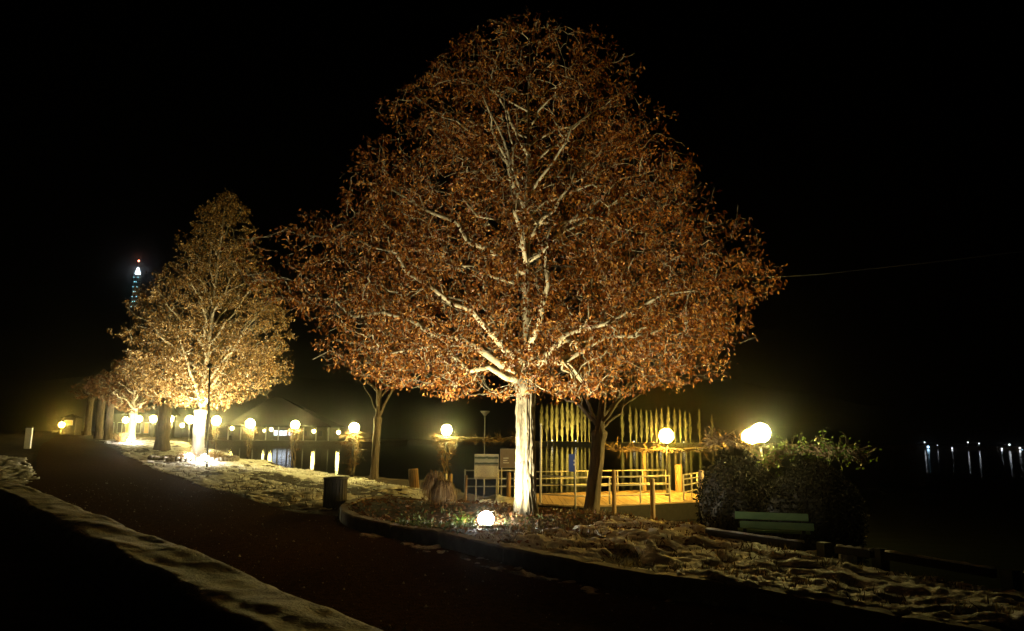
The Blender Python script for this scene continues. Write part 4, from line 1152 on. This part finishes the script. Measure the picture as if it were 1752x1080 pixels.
# low timber edging rail
rl = [(1210, 905, 13.6), (1250, 911, 13.0), (1310, 919, 12.4), (1375, 928, 11.9), (1432, 934, 11.3), (1492, 942, 10.8), (1515, 944, 10.6), (1600, 959, 10.1), (1702, 974, 9.5), (1752, 980, 9.3), (1850, 998, 8.8)]
pts = [D(*q) for q in rl]; o0 = pts[0].copy()
t = thing('timber_rail', 'low timber edging rail on short posts along the right shore', 'fence', o0)
for a, c in [(0, 3), (4, 5), (6, 8), (9, 10)]:
    pa, pc = pts[a] - o0, pts[c] - o0; dd = pc - pa; ang = math.atan2(dd.y, dd.x)
    m_ = (pa + pc) / 2
    MB().box(m_ - Vector((0, 0, 0.05)), (dd.length, 0.10, 0.10), ang, ('Y', -math.asin(dd.z / dd.length))).build('rail', M['bin'], t)
    MB().tube([pa.lerp(pc, q_ / 12) + Vector((0, 0, 0.004 + 0.004 * sin(q_ * 2.3 + a))) for q_ in range(13)], [0.020 + 0.006 * sin(q_ * 1.7) for q_ in range(13)], 8).build('snow_cap', M['snow'], t, True)
for px, py, d in [(1228, 905, 13.6), (1410, 928, 11.9), (1505, 938, 11.05), (1728, 975, 9.75)]:
    q = D(px, py, d); gz_ = H(q.x, q.y)
    gz_ = gz_ if gz_ > -1 else -0.5
    MB().box(Vector((q.x, q.y, (q.z + gz_ - 0.2) / 2)) - o0, (0.16, 0.16, q.z - gz_ + 0.2), 0.4).build('post', M['bin'], t)
q = D(1451, 956, 11.25)
t = MB().lathe([(0.10, -0.12), (0.125, 0.0), (0.12, 0.10), (0.10, 0.15), (0.05, 0.165)], n=9).build('stone_block', M['snow']); t.location = q
tag(t, 'small snow covered stone block in the gap of the timber rail', 'stone')

# round stone edging under the conical tree
t = thing('stone_ring', 'low ring of edging stones round the conical tree', 'edging', T2)
me = None; r_ = random.Random(4)
for k in range(56):
    a = 2 * pi * k / 56; rr_ = 2.15
    q = Vector((T2.x + cos(a) * rr_, T2.y + sin(a) * rr_ - 0.3, 0)); q.z = H(q.x, q.y)
    if me is None:
        mb = MB().lathe([(0.10, -0.15), (0.125, 0.02), (0.115, 0.16), (0.06, 0.20)], n=8); o = mb.build('stone', M['rock'], t, True); me = o.data
    else: o = link('stone', me, t)
    o.location = q - T2; o.rotation_euler = (r_.uniform(-0.1, 0.1), r_.uniform(-0.1, 0.1), r_.uniform(0, 6)); s = r_.uniform(0.85, 1.2); o.scale = (s, s, r_.uniform(0.8, 1.2))

# thin pole in front of the conical tree
a = on(354, 37.5); tp = D(359, 628, 37.5)
t = thing('thin_pole', 'thin black pole standing in front of the conical tree', 'pole', a)
MB().tube([(0, 0, -0.2), (tp.x - a.x, 0, tp.z - a.z)], 0.045, 8).build('shaft', M['black'], t, True)
MB().lathe([(0.10, tp.z - a.z - 0.05), (0.14, tp.z - a.z), (0.12, tp.z - a.z + 0.12), (0.03, tp.z - a.z + 0.2)], (tp.x - a.x, 0, 0), 10).build('cap', M['black'], t, True)
# pale gate pillar at the left edge
a = on(45, 50); h = D(45, 731, 50).z - a.z
t = thing('gate_pillar', 'pale square pillar at the left edge beside the path', 'pillar', a)
MB().box((0, 0, h / 2 - 0.05), (0.34, 0.34, h), 0.3).build('shaft', M['white'], t)
MB().box((0, 0, h - 0.02), (0.42, 0.42, 0.06), 0.3).build('cap', M['stucco'], t)
# unlit cone lamp across the water
a = D(829, 760, 60); c = D(829, 710, 60)
t = thing('cone_lamp', 'unlit cone topped lamp standing in the dark across the water', 'lamp', (a.x, a.y, WATER_Z))
hL = c.z - WATER_Z
MB().tube([(0, 0, -1), (0, 0, hL)], 0.04, 7).build('pole', M['steel'], t)
MB().lathe([(0.05, hL - 0.1), (0.38, hL + 0.25), (0.40, hL + 0.30), (0.05, hL + 0.34)], n=12).build('shade', M['steel'], t, True)

# overhead cable and the pole it ends on
cp = [TREE + Vector((0.1, 0.05, hh(452))), D(1160, 466, 14.2), D(1240, 472, 14.0), D(1300, 474, 13.8), D(1380, 471, 13.6), D(1500, 459, 13.3), D(1700, 436, 13.0), D(1900, 405, 12.8), D(2700, 240, 12.0)]
t = MB().tube([Vector(p) - cp[0] for p in smooth_line(cp, 6)], 0.005, 5).build('overhead_cable', M['black']); t.location = cp[0]
tag(t, 'thin cable running from the crown of the largest tree into the dark right', 'cable')

# ------------------------------------------------------------------ buildings across the bay, tower
bd = 188
bx0, bx1, xc = X(385, bd, 2), X(566, bd, 2), X(455, bd, 8)
t = thing('pavilion', 'low lakeside pavilion with wide hipped roof across the bay', 'building', ((bx0 + bx1) / 2, bd + 8, 0.35))
hw = (bx1 - bx0) / 2; cx0 = xc - (bx0 + bx1) / 2
MB().box((0, 0, 1.75), (hw * 1.8, 13, 3.5)).build('wall', M['stucco'], t)
pk = D(455, 676, bd).z - 0.35; ev = 3.5
MB().add([(-hw, -8, ev), (hw, -8, ev), (hw, 8, ev), (-hw, 8, ev), (cx0 - 1, 0, pk), (cx0 + 1, 0, pk), (-hw, -8, ev - 0.3), (hw, -8, ev - 0.3), (hw, 8, ev - 0.3), (-hw, 8, ev - 0.3)],
         [(0, 1, 5, 4), (1, 2, 5), (2, 3, 4, 5), (3, 0, 4), (0, 6, 7, 1), (1, 7, 8, 2), (2, 8, 9, 3), (3, 9, 6, 0), (6, 9, 8, 7)]).build('roof', M['roof'], t)
for k in range(9):
    MB().tube([(-hw * 0.95 + k * hw * 1.9 / 8, -7.6, 0), (-hw * 0.95 + k * hw * 1.9 / 8, -7.6, ev - 0.3)], 0.14, 7).build('column', M['white'], t)
for k, px in enumerate([396, 412, 440, 472, 481, 488, 497, 522, 548]):
    lit = px in (472, 481, 488, 497)
    xw = X(px, bd + 1.5, 2) - (bx0 + bx1) / 2
    w = MB().box((xw, -6.53, 1.75), (1.0, 0.08, 1.3)).build('window', M['white'] if lit else M['black'], t)
    MB().box((xw, -6.60, 1.75), (0.84, 0.05, 1.14)).build('pane', M['window_cool'] if lit else M['black'], w)
hd = 118; hx0, hx1 = X(182, hd, 2), X(262, hd, 2); gzb = 1.0
t = thing('lake_house', 'dim house with warm lit windows behind the small floodlit tree', 'building', ((hx0 + hx1) / 2, hd + 4, gzb))
hw = (hx1 - hx0) / 2
MB().box((0, 0, 1.6), (hw * 2, 7, 4.2)).build('wall', M['stucco'], t)
MB().add([(-hw - 0.5, -4.2, 3.6), (hw + 0.5, -4.2, 3.6), (hw + 0.5, 4.2, 3.6), (-hw - 0.5, 4.2, 3.6), (-hw - 0.5, 0, 5.6), (hw + 0.5, 0, 5.6)], [(0, 1, 5, 4), (2, 3, 4, 5), (0, 4, 3), (1, 2, 5), (0, 3, 2, 1)]).build('roof', M['roof'], t)
for k, (px, lit) in enumerate([(190, 0), (204, 0), (218, 1), (236, 0), (250, 1)]):
    xw = X(px, hd + 0.4, 2) - (hx0 + hx1) / 2
    w = MB().box((xw, -3.53, 1.5), (0.75, 0.08, 1.7)).build('window', M['white'], t)
    MB().box((xw, -3.60, 1.5), (0.6, 0.05, 1.5)).build('pane', M['window_warm'] if lit else M['black'], w)
a = D(121, 742, 105)
t = thing('kiosk', 'small kiosk with orange lit window at the far end of the path', 'kiosk', (a.x, a.y, a.z))
MB().box((0, 0, 0.95), (1.9, 1.6, 2.3)).build('wall', M['stucco'], t)
MB().add([(-1.1, -1, 2.1), (1.1, -1, 2.1), (1.1, 1, 2.1), (-1.1, 1, 2.1), (0, 0, 2.7)], [(0, 1, 4), (1, 2, 4), (2, 3, 4), (3, 0, 4), (0, 3, 2, 1)]).build('roof', M['roof'], t)
w = MB().box((0, -0.83, 1.45), (1.2, 0.06, 0.7)).build('window', M['white'], t)
MB().box((0, -0.88, 1.45), (1.08, 0.05, 0.58)).build('pane', M['window_warm'], w)

tb = D(236.5, 458, 500); ttop = D(236, 458, 500).z; cb = D(236, 469, 500).z; bc = D(238, 446.5, 500)
t = thing('lookout_tower', 'distant lookout tower with lit white top and red beacon above the left trees', 'tower', (tb.x, tb.y, 0))
sh = MB()
for k in range(10):
    pts = []
    for j in range(25):
        s = j / 24; a = 2 * pi * k / 10 + s * 5.0; r = 3.0 - 3.6 * s + 3.0 * s * s
        pts.append((cos(a) * r, sin(a) * r, -2 + (cb + 1) * s))
    sh.tube(pts, 0.16, 5)
sh.build('lattice_shaft', M['steel'], t)
for k in range(14):
    z = cb * (0.80 + 0.20 * k / 13) - 1.0; o = MB().lathe([(2.0, z), (2.25, z), (2.25, z + 0.18), (2.0, z + 0.18)], n=18).build('ring', M['steel'], t)
    if k % 2 == 0:
        for j in range(2):
            a = -pi / 2 + 0.5 * (j - 0.5) * (1 if k % 4 else 2.4); MB().sphere((cos(a) * 2.4, sin(a) * 2.4, z + 0.1), 0.24, 6, 5).build('lamp', M['tower_lamp'], o)
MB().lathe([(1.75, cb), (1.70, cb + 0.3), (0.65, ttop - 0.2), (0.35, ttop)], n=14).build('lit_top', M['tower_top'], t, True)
bc.x = tb.x
MB().tube([(0, 0, ttop), (0, 0, bc.z)], 0.12, 6).build('mast', M['steel'], t)
MB().sphere((bc.x - tb.x, 0, bc.z), 0.6, 8, 6).build('beacon', M['beacon'], t, True)
